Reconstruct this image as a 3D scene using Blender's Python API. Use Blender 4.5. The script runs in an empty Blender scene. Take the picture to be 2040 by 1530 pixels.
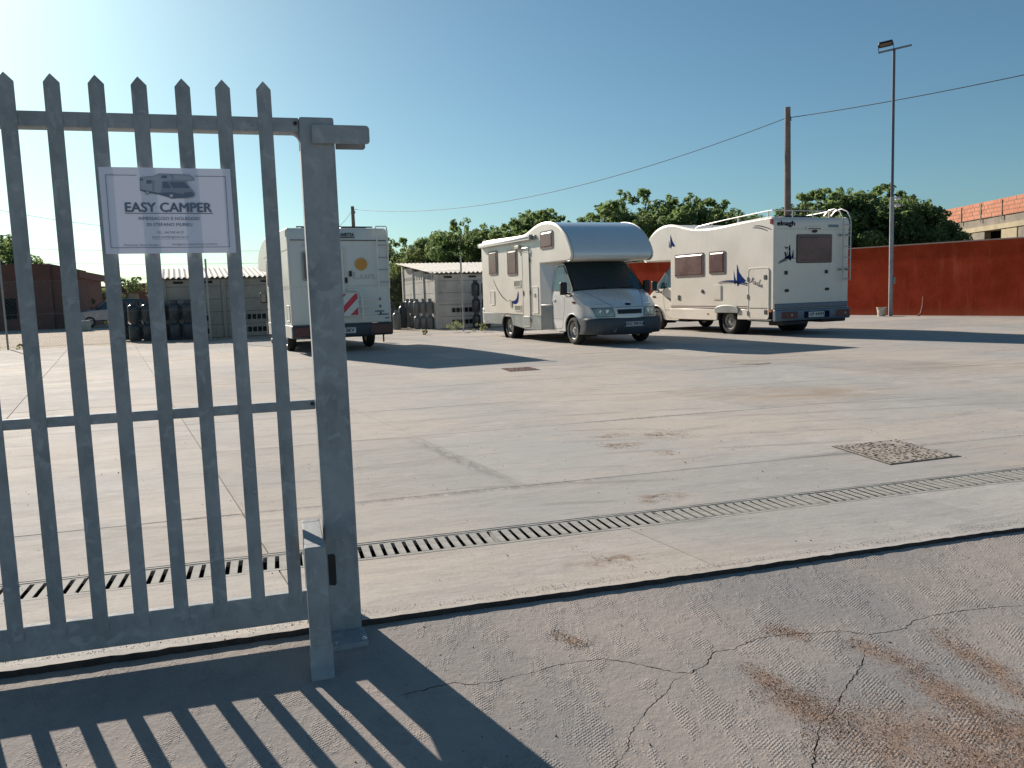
import bpy, bmesh, math, random
from mathutils import Vector, Matrix, Euler
from mathutils.geometry import delaunay_2d_cdt
random.seed(7)
S = bpy.context.scene
COL = S.collection
R = math.radians

# ------------------------------------------------------------------ camera, sky, sun, exposure
SUN_AZ, SUN_EL = R(-22.0), R(26.5)           # azimuth from +Y towards +X
cam_d = bpy.data.cameras.new('camera'); cam = bpy.data.objects.new('camera', cam_d); COL.objects.link(cam)
cam_d.sensor_width = 36; cam_d.lens = 36*1604.14/2040; cam_d.clip_end = 3000; cam_d.clip_start = 0.05
yaw, pitch, roll = .281406, .104282, .0352119
f = Vector((math.sin(yaw)*math.cos(pitch), math.cos(yaw)*math.cos(pitch), -math.sin(pitch)))
r = Vector((math.cos(yaw), -math.sin(yaw), 0)); d = f.cross(r)
r2 = math.cos(roll)*r+math.sin(roll)*d; d2 = -math.sin(roll)*r+math.cos(roll)*d
cam.matrix_world = Matrix(((r2.x, -d2.x, -f.x, 0), (r2.y, -d2.y, -f.y, 0), (r2.z, -d2.z, -f.z, 1.3), (0, 0, 0, 1)))
S.camera = cam
W = bpy.data.worlds.new('World'); S.world = W; W.use_nodes = True
nt = W.node_tree; bg = nt.nodes['Background']
sky = nt.nodes.new('ShaderNodeTexSky'); sky.sky_type = 'NISHITA'; sky.sun_disc = False
sky.sun_elevation = SUN_EL; sky.sun_rotation = SUN_AZ; sky.air_density = 0.9; sky.dust_density = 0.8; sky.ozone_density = 0.6; sky.altitude = 0
tint = nt.nodes.new('ShaderNodeMix'); tint.data_type = 'RGBA'; tint.blend_type = 'MULTIPLY'; tint.inputs[0].default_value = 1; tint.inputs[7].default_value = (.72, 1.05, 1.14, 1)
nt.links.new(sky.outputs[0], tint.inputs[6]); nt.links.new(tint.outputs[2], bg.inputs[0]); bg.inputs[1].default_value = 0.053
sd = bpy.data.lights.new('sun', 'SUN'); sd.energy = 5.0; sd.angle = R(0.53); sd.color = (1, .885, .77)
sun = bpy.data.objects.new('sun', sd); COL.objects.link(sun)
sv = Vector((math.sin(SUN_AZ)*math.cos(SUN_EL), math.cos(SUN_AZ)*math.cos(SUN_EL), math.sin(SUN_EL)))
sun.rotation_euler = sv.to_track_quat('Z', 'Y').to_euler()
S.view_settings.view_transform = 'Standard'; S.view_settings.look = 'None'
S.view_settings.exposure = 0.55; S.view_settings.gamma = 1; S.view_settings.use_curve_mapping = False
S.render.engine = 'CYCLES'

# ------------------------------------------------------------------ helpers
def gz(x, y):
    "height of the yard floor, which falls gently towards the drain"
    return -.01+.0115*min(y, 60)-.0015*x
class MB:
    def __init__(s): s.v = []; s.f = []
    def add(s, vs, fs):
        o = len(s.v); s.v += [tuple(p) for p in vs]; s.f += [tuple(i+o for i in q) for q in fs]; return s
    def box(s, c, d, M=None):
        x, y, z = [k/2 for k in d]; c = Vector(c)
        vs = [Vector((a*x, b*y, e*z)) for e in (-1, 1) for a, b in ((-1, -1), (1, -1), (1, 1), (-1, 1))]
        if M is not None: vs = [M @ p for p in vs]
        return s.add([c+p for p in vs], [(3, 2, 1, 0), (4, 5, 6, 7), (0, 1, 5, 4), (1, 2, 6, 5), (2, 3, 7, 6), (3, 0, 4, 7)])
    def bx(s, x0, x1, y0, y1, z0, z1): return s.box(((x0+x1)/2, (y0+y1)/2, (z0+z1)/2), (abs(x1-x0), abs(y1-y0), abs(z1-z0)))
    def tube(s, pts, r, n=8, caps=True):
        pts = [Vector(p) for p in pts]; rs = r if isinstance(r, (list, tuple)) else [r]*len(pts)
        vs = []; up = None
        for i, p in enumerate(pts):
            t = (pts[min(i+1, len(pts)-1)]-pts[max(i-1, 0)]).normalized()
            if up is None: up = Vector((0, 0, 1)) if abs(t.z) < .9 else Vector((1, 0, 0))
            a = t.cross(up).normalized(); b = a.cross(t).normalized(); up = b
            vs += [p+rs[i]*(math.cos(k*2*math.pi/n)*a+math.sin(k*2*math.pi/n)*b) for k in range(n)]
        fs = [(i*n+k, i*n+(k+1) % n, (i+1)*n+(k+1) % n, (i+1)*n+k) for i in range(len(pts)-1) for k in range(n)]
        if caps: fs += [tuple(range(n))[::-1], tuple((len(pts)-1)*n+k for k in range(n))]
        return s.add(vs, fs)
    def lathe(s, prof, n=24, axis='z', c=(0, 0, 0), close=True):
        c = Vector(c); vs = []
        for r_, h in prof:
            for k in range(n):
                a = 2*math.pi*k/n; p = (r_*math.cos(a), r_*math.sin(a), h)
                if axis == 'y': p = (p[0], h, p[1])
                if axis == 'x': p = (h, p[0], p[1])
                vs.append(c+Vector(p))
        m = len(prof); fs = [(i*n+k, i*n+(k+1) % n, (i+1)*n+(k+1) % n, (i+1)*n+k) for i in range(m-1) for k in range(n)]
        if close: fs += [tuple(range(n))[::-1], tuple((m-1)*n+k for k in range(n))]
        return s.add(vs, fs)
    def prism(s, poly, h0, h1, plane='xy'):
        "extrude a 2D outline; plane xz extrudes along y, yz along x"
        def P(a, b, h): return {'xy': (a, b, h), 'xz': (a, h, b), 'yz': (h, a, b)}[plane]
        n = len(poly); vs = [P(a, b, h0) for a, b in poly]+[P(a, b, h1) for a, b in poly]
        return s.add(vs, [tuple(range(n))[::-1], tuple(range(n, 2*n))]+[(i, (i+1) % n, n+(i+1) % n, n+i) for i in range(n)])
    def grid(s, fn, nu, nv):
        vs = [fn(i/nu, j/nv) for i in range(nu+1) for j in range(nv+1)]
        return s.add(vs, [(i*(nv+1)+j, (i+1)*(nv+1)+j, (i+1)*(nv+1)+j+1, i*(nv+1)+j+1) for i in range(nu) for j in range(nv)])
    def build(s, name, mat, parent=None, bevel=0, smooth=False, seg=2, angle=35, label=None, fixn=True, **kw):
        me = bpy.data.meshes.new(name); me.from_pydata(s.v, [], s.f); me.validate()
        if fixn:
            b = bmesh.new(); b.from_mesh(me); bmesh.ops.recalc_face_normals(b, faces=b.faces); b.to_mesh(me); b.free()
        o = bpy.data.objects.new(name, me); COL.objects.link(o); me.materials.append(mat)
        if smooth:
            me.polygons.foreach_set('use_smooth', [True]*len(me.polygons)); me.set_sharp_from_angle(angle=R(angle))
        if bevel:
            m = o.modifiers.new('bevel', 'BEVEL'); m.width = bevel; m.segments = seg; m.limit_method = 'ANGLE'; m.angle_limit = R(38); m.harden_normals = False
            if not smooth:
                me.polygons.foreach_set('use_smooth', [True]*len(me.polygons)); me.set_sharp_from_angle(angle=R(50))
        if parent is not None: o.parent = parent
        if label: o['label'] = label
        for k, v in kw.items(): o[k] = v
        return o
def thing(name, label, cat, loc=(0, 0, 0), rot=(0, 0, 0), group=None):
    o = bpy.data.objects.new(name, None); COL.objects.link(o); o.location = loc; o.rotation_euler = rot
    o['label'] = label; o['category'] = cat
    if group: o['group'] = group
    return o
def tag(o, label, cat, group=None):
    o['label'] = label; o['category'] = cat
    if group: o['group'] = group
    return o
def dup(root, loc, rotz=None, label=None, group=None, scale=None):
    r_ = root.copy(); COL.objects.link(r_); r_.location = loc
    if rotz is not None: r_.rotation_euler = (0, 0, rotz)
    if scale: r_.scale = scale
    if label: r_['label'] = label
    if group: r_['group'] = group
    for ch in list(root.children):
        c = ch.copy(); COL.objects.link(c); c.parent = r_
        for g in list(ch.children):
            e = g.copy(); COL.objects.link(e); e.parent = c
    return r_
def text(name, body, parent, mat, M, width=None, height=None, bold=0, shear=0, offset=0):
    "flat lettering; M places it (text runs along local x, stands along local y)"
    cu = bpy.data.curves.new(name, 'FONT'); cu.body = body; cu.align_x = 'CENTER'; cu.align_y = 'BOTTOM_BASELINE'; cu.size = 1; cu.shear = shear; cu.offset = offset; cu.resolution_u = 3
    t = bpy.data.objects.new('tmp', cu); COL.objects.link(t)
    bpy.context.view_layer.update(); dg = bpy.context.evaluated_depsgraph_get()
    me = bpy.data.meshes.new_from_object(t.evaluated_get(dg)); bpy.data.objects.remove(t)
    xs = [v.co.x for v in me.vertices]; ys = [v.co.y for v in me.vertices]
    w, h = max(xs)-min(xs), max(ys)-min(ys); cx = (max(xs)+min(xs))/2
    sx = width/w if width else height/h; sy = height/h if height else sx
    y0 = min(ys)
    for v in me.vertices: v.co = Vector(((v.co.x-cx)*sx, (v.co.y-y0)*sy, 0))
    if bold:
        vs = [tuple(v.co) for v in me.vertices]; fs = [tuple(p.vertices) for p in me.polygons]; av = []; af = []
        for q, (bx_, by_) in enumerate(((-bold, 0), (bold, 0), (0, 0), (0, bold*.7), (0, -bold*.7))):
            o_ = len(av); av += [(x+bx_, y+by_, z_+q*1e-5) for x, y, z_ in vs]; af += [tuple(i+o_ for i in p) for p in fs]
        me = bpy.data.meshes.new(name); me.from_pydata(av, [], af)
    me.transform(M); me.materials.clear(); me.materials.append(mat)
    o = bpy.data.objects.new(name, me); COL.objects.link(o); o.parent = parent
    return o
def frame3(o, xdir, ydir):
    x = Vector(xdir).normalized(); y = Vector(ydir).normalized(); z = x.cross(y)
    return Matrix(((x.x, y.x, z.x, o[0]), (x.y, y.y, z.y, o[1]), (x.z, y.z, z.z, o[2]), (0, 0, 0, 1)))

# ------------------------------------------------------------------ materials
class Mat:
    def __init__(s, name):
        s.m = bpy.data.materials.new(name); s.m.use_nodes = True; s.t = s.m.node_tree; s.b = s.t.nodes['Principled BSDF']
        g = s.n('ShaderNodeNewGeometry'); s.pos = g.outputs['Position']; s.tc = None
    def n(s, ty, **kw):
        o = s.t.nodes.new(ty)
        for k, v in kw.items(): setattr(o, k, v)
        return o
    def obj(s):
        if s.tc is None: s.tc = s.n('ShaderNodeTexCoord').outputs['Object']
        return s.tc
    def link(s, a, b): s.t.links.new(a, b)
    def inp(s, node, i, v):
        if hasattr(v, 'is_output'): s.link(v, node.inputs[i])
        elif v is not None: node.inputs[i].default_value = v
    def scale(s, vec, sc, rot=0):
        m = s.n('ShaderNodeMapping'); m.inputs['Scale'].default_value = sc; m.inputs['Rotation'].default_value = (0, 0, rot); s.link(vec, m.inputs[0]); return m.outputs[0]
    def noise(s, vec, sc, det=5, rough=.6, dist=0):
        o = s.n('ShaderNodeTexNoise'); s.link(vec, o.inputs['Vector']); o.inputs['Scale'].default_value = sc; o.inputs['Detail'].default_value = det
        o.inputs['Roughness'].default_value = rough; o.inputs['Distortion'].default_value = dist; return o.outputs[0]
    def ramp(s, v, a, b, x=0., y=1.):
        o = s.n('ShaderNodeMapRange'); o.interpolation_type = 'SMOOTHSTEP'; s.inp(o, 0, v)
        for i, k in enumerate((a, b, x, y)): o.inputs[i+1].default_value = k
        return o.outputs[0]
    def math(s, op, a, b=None):
        o = s.n('ShaderNodeMath', operation=op); s.inp(o, 0, a); s.inp(o, 1, b); return o.outputs[0]
    def mix(s, fac, a, b):
        o = s.n('ShaderNodeMix', data_type='RGBA'); s.inp(o, 0, fac)
        for i, v in ((6, a), (7, b)):
            if hasattr(v, 'is_output'): s.link(v, o.inputs[i])
            else: o.inputs[i].default_value = (*v, 1)
        return o.outputs[2]
    def color(s, v):
        if hasattr(v, 'is_output'): s.link(v, s.b.inputs['Base Color'])
        else: s.b.inputs['Base Color'].default_value = (*v, 1)
    def bump(s, h, dist=.01, strength=1.):
        o = s.n('ShaderNodeBump'); s.link(h, o.inputs['Height']); o.inputs['Distance'].default_value = dist; o.inputs['Strength'].default_value = strength
        s.link(o.outputs[0], s.b.inputs['Normal'])
    def ell(s, c, rad, ang=0):
        "soft mask 1 inside an ellipse on the ground, with a ragged rim"
        m = s.n('ShaderNodeVectorMath', operation='SUBTRACT'); s.link(s.pos, m.inputs[0]); m.inputs[1].default_value = (*c, 0)
        ro = s.n('ShaderNodeVectorRotate'); ro.rotation_type = 'Z_AXIS'; s.link(m.outputs[0], ro.inputs[0]); ro.inputs['Angle'].default_value = -ang
        mu = s.n('ShaderNodeVectorMath', operation='MULTIPLY'); s.link(ro.outputs[0], mu.inputs[0]); mu.inputs[1].default_value = (1/rad[0], 1/rad[1], 0)
        le = s.n('ShaderNodeVectorMath', operation='LENGTH'); s.link(mu.outputs[0], le.inputs[0])
        return s.ramp(le.outputs['Value'], .25, 1.1, 1, 0)
def simple(name, col, rough=.6, metal=0, var=.12, scale=4, bump=0, spec=None):
    m = Mat(name); n = m.noise(m.obj(), scale, 6, .65)
    a = [c*(1-var) for c in col]; b = [min(1, c*(1+var)) for c in col]
    m.color(m.mix(m.ramp(n, .3, .7), a, b)); m.b.inputs['Roughness'].default_value = rough; m.b.inputs['Metallic'].default_value = metal
    m.link(m.ramp(n, .2, .8, max(0, rough-.08), min(1, rough+.1)), m.b.inputs['Roughness'])
    if spec is not None: m.b.inputs['Specular IOR Level'].default_value = spec
    if bump: m.bump(m.noise(m.obj(), scale*12, 4), bump)
    return m.m

def yard_mat():
    m = Mat('yard_concrete'); p = m.pos
    n1 = m.noise(p, .35, 6, .6); n2 = m.noise(p, 1.7, 7, .65); st = m.noise(m.scale(p, (.5, 3.2, 1), R(2)), 1.6, 7, .7, .6)
    fine = m.noise(p, 55, 5, .7)
    c = m.mix(m.ramp(n1, .35, .65), (.36, .355, .34), (.46, .405, .345))
    c = m.mix(m.math('MULTIPLY', m.ramp(st, .47, .72), .75), c, (.265, .25, .235))
    c = m.mix(m.math('MULTIPLY', m.ramp(n2, .5, .72), .5), c, (.50, .475, .44))
    st2 = m.noise(m.scale(p, (1.1, 5, 1), R(-3)), 3.5, 6, .7, .8)
    c = m.mix(m.math('MULTIPLY', m.ramp(st2, .55, .75), .35), c, (.30, .27, .25))
    c = m.mix(m.math('MULTIPLY', m.ramp(fine, .35, .75), .28), c, (.24, .22, .20))
    st3 = m.noise(m.scale(p, (3, 17, 1), R(1)), 2.2, 6, .75, .4); st4 = m.noise(m.scale(p, (9, 2.2, 1), R(-12)), 2.2, 6, .7, .5)
    c = m.mix(m.math('MULTIPLY', m.ramp(st3, .50, .68), .45), c, (.245, .225, .205))
    c = m.mix(m.math('MULTIPLY', m.ramp(st3, .50, .34), .35), c, (.52, .49, .445))
    c = m.mix(m.math('MULTIPLY', m.ramp(st4, .56, .72), .28), c, (.27, .255, .24))
    # grey cast of the slab around the middle front and by the drain
    for ce, ra, k in (((2.1, 6.2), (1.5, 1.1), .55), ((1.2, 4.6), (1.6, .5), .5), ((5.6, 4.6), (2.5, .9), .4), ((7.3, 7.0), (1.6, 1.2), .3), ((3.5, 3.8), (2.6, .3), .25)):
        c = m.mix(m.math('MULTIPLY', m.math('MULTIPLY', m.ell(ce, ra), m.ramp(n2, .3, .6)), k), c, (.315, .33, .33))
    for ce, ra, an in (((1.15, 5.10), (1.6, .07), 0), ((1.30, 6.2), (1.25, .10), R(-79)), ((-.3, 5.12), (.5, .05), 0), ((3.6, 7.36), (1.2, .05), 0), ((4.5, 5.16), (1.2, .05), 0)):
        c = m.mix(m.math('MULTIPLY', m.math('MULTIPLY', m.ell(ce, ra, an), m.ramp(st4, .35, .6)), .75), c, (.20, .195, .185))
    # dirt left on the floor
    rag = m.ramp(m.noise(p, 9, 6, .75), .46, .60)
    dirt = None
    for ce, ra in (((2.82, 6.58), (.28, .16)), ((2.68, 6.15), (.30, .2)), ((3.25, 6.45), (.25, .3)), ((2.22, 4.48), (.28, .13)), ((1.5, 3.52), (.32, .10)), ((2.9, 5.7), (.15, .15)), ((7.5, 11.9), (.5, .5))):
        e = m.ell(ce, ra); dirt = e if dirt is None else m.math('MAXIMUM', dirt, e)
    c = m.mix(m.math('MULTIPLY', m.math('MULTIPLY', dirt, rag), .8), c, (.20, .125, .075))
    br = m.math('MULTIPLY', m.ell((6.0, 8.15), (1.25, .75), R(-12)), m.ramp(m.noise(m.scale(p, (.8, 3, 1)), 2, 6, .7), .35, .6))
    c = m.mix(m.math('MULTIPLY', br, .6), c, (.30, .215, .14))
    br = m.math('MULTIPLY', m.ell((9.3, 9.6), (2.0, 1.2)), m.ramp(st, .4, .6)); c = m.mix(m.math('MULTIPLY', br, .4), c, (.30, .24, .17))
    # dark specks
    v = m.n('ShaderNodeTexVoronoi'); m.link(p, v.inputs['Vector']); v.inputs['Scale'].default_value = 2.6; v.inputs['Randomness'].default_value = 1
    spk = m.ramp(v.outputs['Distance'], .018, .035, 1, 0)
    c = m.mix(m.math('MULTIPLY', spk, m.ramp(m.noise(p, 3.1, 2), .48, .55)), c, (.06, .05, .045))
    # tyre scuffs, faint curved lines
    w = m.n('ShaderNodeTexWave', wave_type='RINGS'); m.link(m.scale(p, (.28, .5, 0), R(20)), w.inputs['Vector']); w.inputs['Scale'].default_value = 1.3; w.inputs['Distortion'].default_value = 2.5; w.inputs['Detail'].default_value = 4
    c = m.mix(m.math('MULTIPLY', m.math('MULTIPLY', m.ramp(w.outputs['Fac'], .93, .99), m.ramp(m.noise(p, .8, 3), .48, .6)), .45), c, (.22, .205, .19))
    oi = m.n('ShaderNodeObjectInfo'); rv = m.ramp(oi.outputs['Random'], 0, 1, .93, 1.07)
    mx = m.n('ShaderNodeVectorMath', operation='SCALE'); m.link(c, mx.inputs[0]); m.link(rv, mx.inputs['Scale']); m.color(mx.outputs[0])
    m.link(m.ramp(n2, .2, .8, .8, .95), m.b.inputs['Roughness']); m.b.inputs['Specular IOR Level'].default_value = .22
    h = m.math('ADD', m.math('MULTIPLY', fine, .5), m.math('MULTIPLY', st, .8)); m.bump(h, .004, .8)
    return m.m
def apron_mat():
    m = Mat('apron_concrete'); p = m.pos
    n1 = m.noise(p, 1.1, 6, .6); n2 = m.noise(p, 4.5, 7, .7); fine = m.noise(p, 120, 4, .7)
    c = m.mix(m.ramp(n1, .35, .65), (.245, .232, .222), (.35, .305, .27))
    c = m.mix(m.math('MULTIPLY', m.ramp(n2, .52, .75), .55), c, (.20, .19, .18))
    c = m.mix(m.math('MULTIPLY', m.ramp(fine, .4, .7), .3), c, (.40, .36, .32))
    n3 = m.noise(p, 11, 6, .75); c = m.mix(m.math('MULTIPLY', m.ramp(n3, .56, .74), .5), c, (.16, .145, .135)); c = m.mix(m.math('MULTIPLY', m.ramp(n3, .44, .3), .3), c, (.42, .385, .35))
    rag = m.ramp(m.noise(p, 14, 7, .75), .42, .60)
    dirt = None
    def streak(a, b, w):
        ce = ((a[0]+b[0])/2, (a[1]+b[1])/2); L = math.hypot(b[0]-a[0], b[1]-a[1])/2
        return m.ell(ce, (L*1.25, w), math.atan2(b[1]-a[1], b[0]-a[0]))
    for a, b, w in DIRT:
        e = streak(a, b, w); dirt = e if dirt is None else m.math('MAXIMUM', dirt, e)
    c = m.mix(m.math('MULTIPLY', m.math('MULTIPLY', dirt, m.ramp(n2, .3, .6)), .5), c, (.33, .225, .155))
    c = m.mix(m.math('MULTIPLY', m.math('MULTIPLY', dirt, rag), .55), c, (.27, .16, .10))
    m.color(c); m.b.inputs['Roughness'].default_value = .9
    # imprint of a roller: rows of small pits, only in patches
    v = m.n('ShaderNodeTexVoronoi'); m.link(m.scale(p, (1, 1, 0), R(-28)), v.inputs['Vector']); v.inputs['Scale'].default_value = 92; v.inputs['Randomness'].default_value = .25
    pits = m.math('MULTIPLY', m.ramp(v.outputs['Distance'], .1, .5, 0, 1), m.ramp(m.noise(m.scale(p, (2.2, 1, 1), R(-55)), 4.2, 5, .7), .48, .62))
    w = m.n('ShaderNodeTexWave'); m.link(m.scale(p, (1, 1, 0), R(60)), w.inputs['Vector']); w.inputs['Scale'].default_value = 22; w.inputs['Distortion'].default_value = 1
    rid = m.math('MULTIPLY', w.outputs['Fac'], m.ramp(m.noise(m.scale(p, (1, 3, 1), R(25)), 2.9, 5), .60, .70))
    lump = m.noise(p, 26, 6, .72)
    h = m.math('ADD', m.math('ADD', m.math('MULTIPLY', pits, .62), m.math('MULTIPLY', rid, .12)), m.math('ADD', m.math('MULTIPLY', lump, 1.0), m.math('MULTIPLY', fine, .35)))
    m.bump(h, .0042, 1)
    return m.m
def az_(x, y): return .006-.10*(3.2-y) if y > -2 else -.514          # the apron falls away from the step
def rp(p): t_ = 1.614/(1.3+.10*p[1]); return (p[0]*t_, p[1]*t_)
DIRT = [((1.966, 2.396), (2.034, 2.154), .06), ((1.99, 2.12), (1.973, 1.777), .085), ((1.47, 2.2), (1.55, 1.93), .085), ((1.50, 1.93), (1.99, 1.50), .22), ((2.30, 2.33), (2.19, 1.80), .07), ((.965, 2.87), (1.03, 2.72), .035), ((1.50, 2.36), (1.52, 2.1), .05), ((1.75, 2.62), (1.84, 2.50), .05), ((2.1, 1.75), (1.85, 1.5), .22)]
DIRT = [(rp(a), rp(b), w*1.25) for a, b, w in DIRT]
def galv():
    m = Mat('galvanised_steel'); o = m.pos
    v = m.n('ShaderNodeTexVoronoi'); m.link(m.scale(o, (1, 1, .6)), v.inputs['Vector']); v.inputs['Scale'].default_value = 38
    n = m.noise(o, 3.2, 6, .65); n2 = m.noise(m.scale(o, (14, 14, 1.2)), 2.5, 5, .6); bl = m.noise(o, 16, 5, .6, .6)
    c = m.mix(m.ramp(n, .3, .7), (.235, .255, .265), (.35, .37, .38))
    c = m.mix(m.math('MULTIPLY', m.ramp(v.outputs['Color'], .2, .8), .16), c, (.50, .52, .53))
    c = m.mix(m.math('MULTIPLY', m.ramp(bl, .54, .66), .5), c, (.47, .49, .50))
    c = m.mix(m.math('MULTIPLY', m.ramp(n2, .6, .8), .4), c, (.20, .185, .165))
    m.color(c); m.b.inputs['Metallic'].default_value = .0; m.b.inputs['Specular IOR Level'].default_value = .12; m.link(m.ramp(bl, .3, .7, .65, .85), m.b.inputs['Roughness'])
    m.bump(m.noise(o, 90, 4, .7), .0008); return m.m
def gelcoat(name, col, rough=.28, streak=.25, coat=0):
    m = Mat(name); o = m.obj(); n = m.noise(o, 1.3, 6, .6); s = m.noise(m.scale(o, (5, 5, .5)), 1.8, 6, .7)
    c = m.mix(m.ramp(n, .3, .7), [k*.95 for k in col], col)
    c = m.mix(m.math('MULTIPLY', m.ramp(s, .54, .8), streak), c, [k*f_ for k, f_ in zip(col, (.62, .60, .55))])
    m.color(c); m.link(m.ramp(n, .3, .7, rough, rough+.14), m.b.inputs['Roughness']); m.b.inputs['Specular IOR Level'].default_value = .5
    m.bump(m.noise(o, .9, 2, .5), .012, .35)
    if coat: m.b.inputs['Coat Weight'].default_value = coat; m.b.inputs['Coat Roughness'].default_value = .06; m.b.inputs['Coat IOR'].default_value = 1.7
    return m.m
def render_wall():
    m = Mat('red_render'); p = m.pos
    s = m.noise(m.scale(p, (1.5, 1.5, .22)), 1.4, 7, .7); n = m.noise(p, .9, 7, .65); f_ = m.noise(p, 22, 6, .75)
    c = m.mix(m.ramp(n, .3, .7), (.28, .032, .012), (.42, .060, .026))
    c = m.mix(m.math('MULTIPLY', m.ramp(s, .52, .72), .55), c, (.48, .13, .065))
    c = m.mix(m.math('MULTIPLY', m.ramp(s, .2, .42, 1, 0), .5), c, (.16, .035, .02))
    # pale splash zone at the foot
    se = m.n('ShaderNodeSeparateXYZ'); m.link(p, se.inputs[0]); low = m.ramp(m.math('ADD', se.outputs['Z'], m.math('MULTIPLY', n, .3)), .35, .75, 1, 0)
    c = m.mix(m.math('MULTIPLY', low, .5), c, (.40, .12, .06)); m.color(c); m.b.inputs['Roughness'].default_value = .95; m.b.inputs['Specular IOR Level'].default_value = .08
    m.bump(m.math('ADD', f_, m.math('MULTIPLY', n, 2.)), .012, .7); return m.m
def panel_conc():
    m = Mat('precast_concrete'); p = m.pos; n = m.noise(p, 1.6, 7, .7); f_ = m.noise(p, 18, 5, .7); s = m.noise(m.scale(p, (3, 3, .5)), 1.3, 6, .7)
    c = m.mix(m.ramp(n, .3, .7), (.44, .43, .40), (.58, .56, .51)); c = m.mix(m.math('MULTIPLY', m.ramp(s, .5, .75), .5), c, (.20, .19, .18))
    m.color(c); m.b.inputs['Roughness'].default_value = .9; m.bump(f_, .006); return m.m
def brick_mat():
    m = Mat('hollow_brick'); p = m.pos
    sp = m.n('ShaderNodeSeparateXYZ'); m.link(p, sp.inputs[0]); cb = m.n('ShaderNodeCombineXYZ')
    m.link(sp.outputs['Y'], cb.inputs[0]); m.link(sp.outputs['Z'], cb.inputs[1])
    b = m.n('ShaderNodeTexBrick'); m.link(cb.outputs[0], b.inputs['Vector']); b.inputs['Scale'].default_value = 1
    b.inputs['Brick Width'].default_value = .32; b.inputs['Row Height'].default_value = .21; b.inputs['Mortar Size'].default_value = .012
    b.inputs['Color1'].default_value = (.52, .20, .115, 1); b.inputs['Color2'].default_value = (.60, .26, .16, 1); b.inputs['Mortar'].default_value = (.36, .26, .20, 1)
    n = m.noise(p, 3, 6, .7); m.color(m.mix(m.math('MULTIPLY', m.ramp(n, .45, .75), .4), b.outputs[0], (.40, .20, .14)))
    m.b.inputs['Roughness'].default_value = .95; m.bump(m.math('ADD', m.math('MULTIPLY', b.outputs['Fac'], -1.), n), .01); return m.m
def leaf_mat(name, a, b):
    m = Mat(name); oi = m.n('ShaderNodeObjectInfo'); n = m.noise(m.obj(), 1.1, 3, .6); n2 = m.noise(m.obj(), 9, 2, .6)
    c = m.mix(m.ramp(n, .35, .65), a, b); c = m.mix(m.math('MULTIPLY', m.ramp(n2, .5, .7), .5), c, [k*1.5 for k in b]); m.color(c)
    m.b.inputs['Roughness'].default_value = .55; m.b.inputs['Specular IOR Level'].default_value = .35
    tr = m.n('ShaderNodeBsdfTranslucent'); m.link(m.mix(.5, c, (.30, .42, .14)), tr.inputs[0]); mx = m.n('ShaderNodeMixShader'); mx.inputs[0].default_value = .6
    m.link(m.b.outputs[0], mx.inputs[1]); m.link(tr.outputs[0], mx.inputs[2]); m.link(mx.outputs[0], m.t.nodes['Material Output'].inputs[0]); return m.m
def paper_mat():
    m = Mat('laminated_paper'); c = (.80, .78, .88); m.color(c); m.b.inputs['Roughness'].default_value = .3
    tr = m.n('ShaderNodeBsdfTranslucent'); tr.inputs[0].default_value = (.60, .59, .68, 1); mx = m.n('ShaderNodeMixShader'); mx.inputs[0].default_value = .045
    m.link(m.b.outputs[0], mx.inputs[1]); m.link(tr.outputs[0], mx.inputs[2]); m.link(mx.outputs[0], m.t.nodes['Material Output'].inputs[0]); return m.m
def sand_mat():
    m = Mat('bare_ground'); p = m.pos; n = m.noise(p, .5, 7, .65); f_ = m.noise(p, 14, 6, .75)
    c = m.mix(m.ramp(n, .35, .65), (.40, .335, .255), (.47, .40, .31)); c = m.mix(m.math('MULTIPLY', m.ramp(f_, .5, .75), .4), c, (.26, .21, .16)); m.color(c)
    m.b.inputs['Roughness'].default_value = .95; m.bump(m.math('ADD', f_, n), .03); return m.m

def panel_dark():  # precast concrete evenly darkened for the left shed
    m = panel_conc(); m.name = 'dark_precast_concrete'
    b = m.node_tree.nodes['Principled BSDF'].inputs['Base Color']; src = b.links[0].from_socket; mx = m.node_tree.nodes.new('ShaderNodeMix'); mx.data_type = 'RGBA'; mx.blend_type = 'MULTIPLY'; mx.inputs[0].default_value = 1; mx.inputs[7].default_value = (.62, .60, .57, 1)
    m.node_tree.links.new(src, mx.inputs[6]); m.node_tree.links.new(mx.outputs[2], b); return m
PDARK = panel_dark(); YARD = yard_mat(); APRON = apron_mat(); GALV = galv(); WALL = render_wall(); PCON = panel_conc(); BRICK = brick_mat(); PAPER = paper_mat(); SAND = sand_mat()
CREAM = gelcoat('cream_gelcoat', (.76, .71, .625), .28, .4); WHITE = gelcoat('white_gelcoat', (.77, .73, .66)); CAP = gelcoat('glossy_sky_tint_cap', (.62, .69, .72), .25, .1, 1.); CABW = gelcoat('white_car_paint', (.72, .71, .68), .2, .12, 1.); OLDW = gelcoat('aged_white_panel', (.68, .67, .61), .35, .3)  # the cap's bluish base colour paints in a sky reflection
SKIRT = simple('grey_skirt', (.28, .30, .29), .45, .2, .1, 3); DGREY = simple('dark_grey_plastic', (.045, .055, .065), .5, 0, .2, 5); BLK = simple('black_plastic', (.012, .012, .014), .55, 0, .3, 6)
RUB = simple('tyre_rubber', (.022, .021, .020), .85, 0, .25, 12, .002); RIM = simple('wheel_steel', (.38, .37, .35), .42, .6, .2, 8); CHROME = simple('bright_metal', (.65, .65, .65), .25, .9, .05, 4)
GLASS = simple('dark_glass', (.016, .042, .055), .05, 0, .1, 1); GLASS.node_tree.nodes['Principled BSDF'].inputs['Specular IOR Level'].default_value = .6
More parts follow.
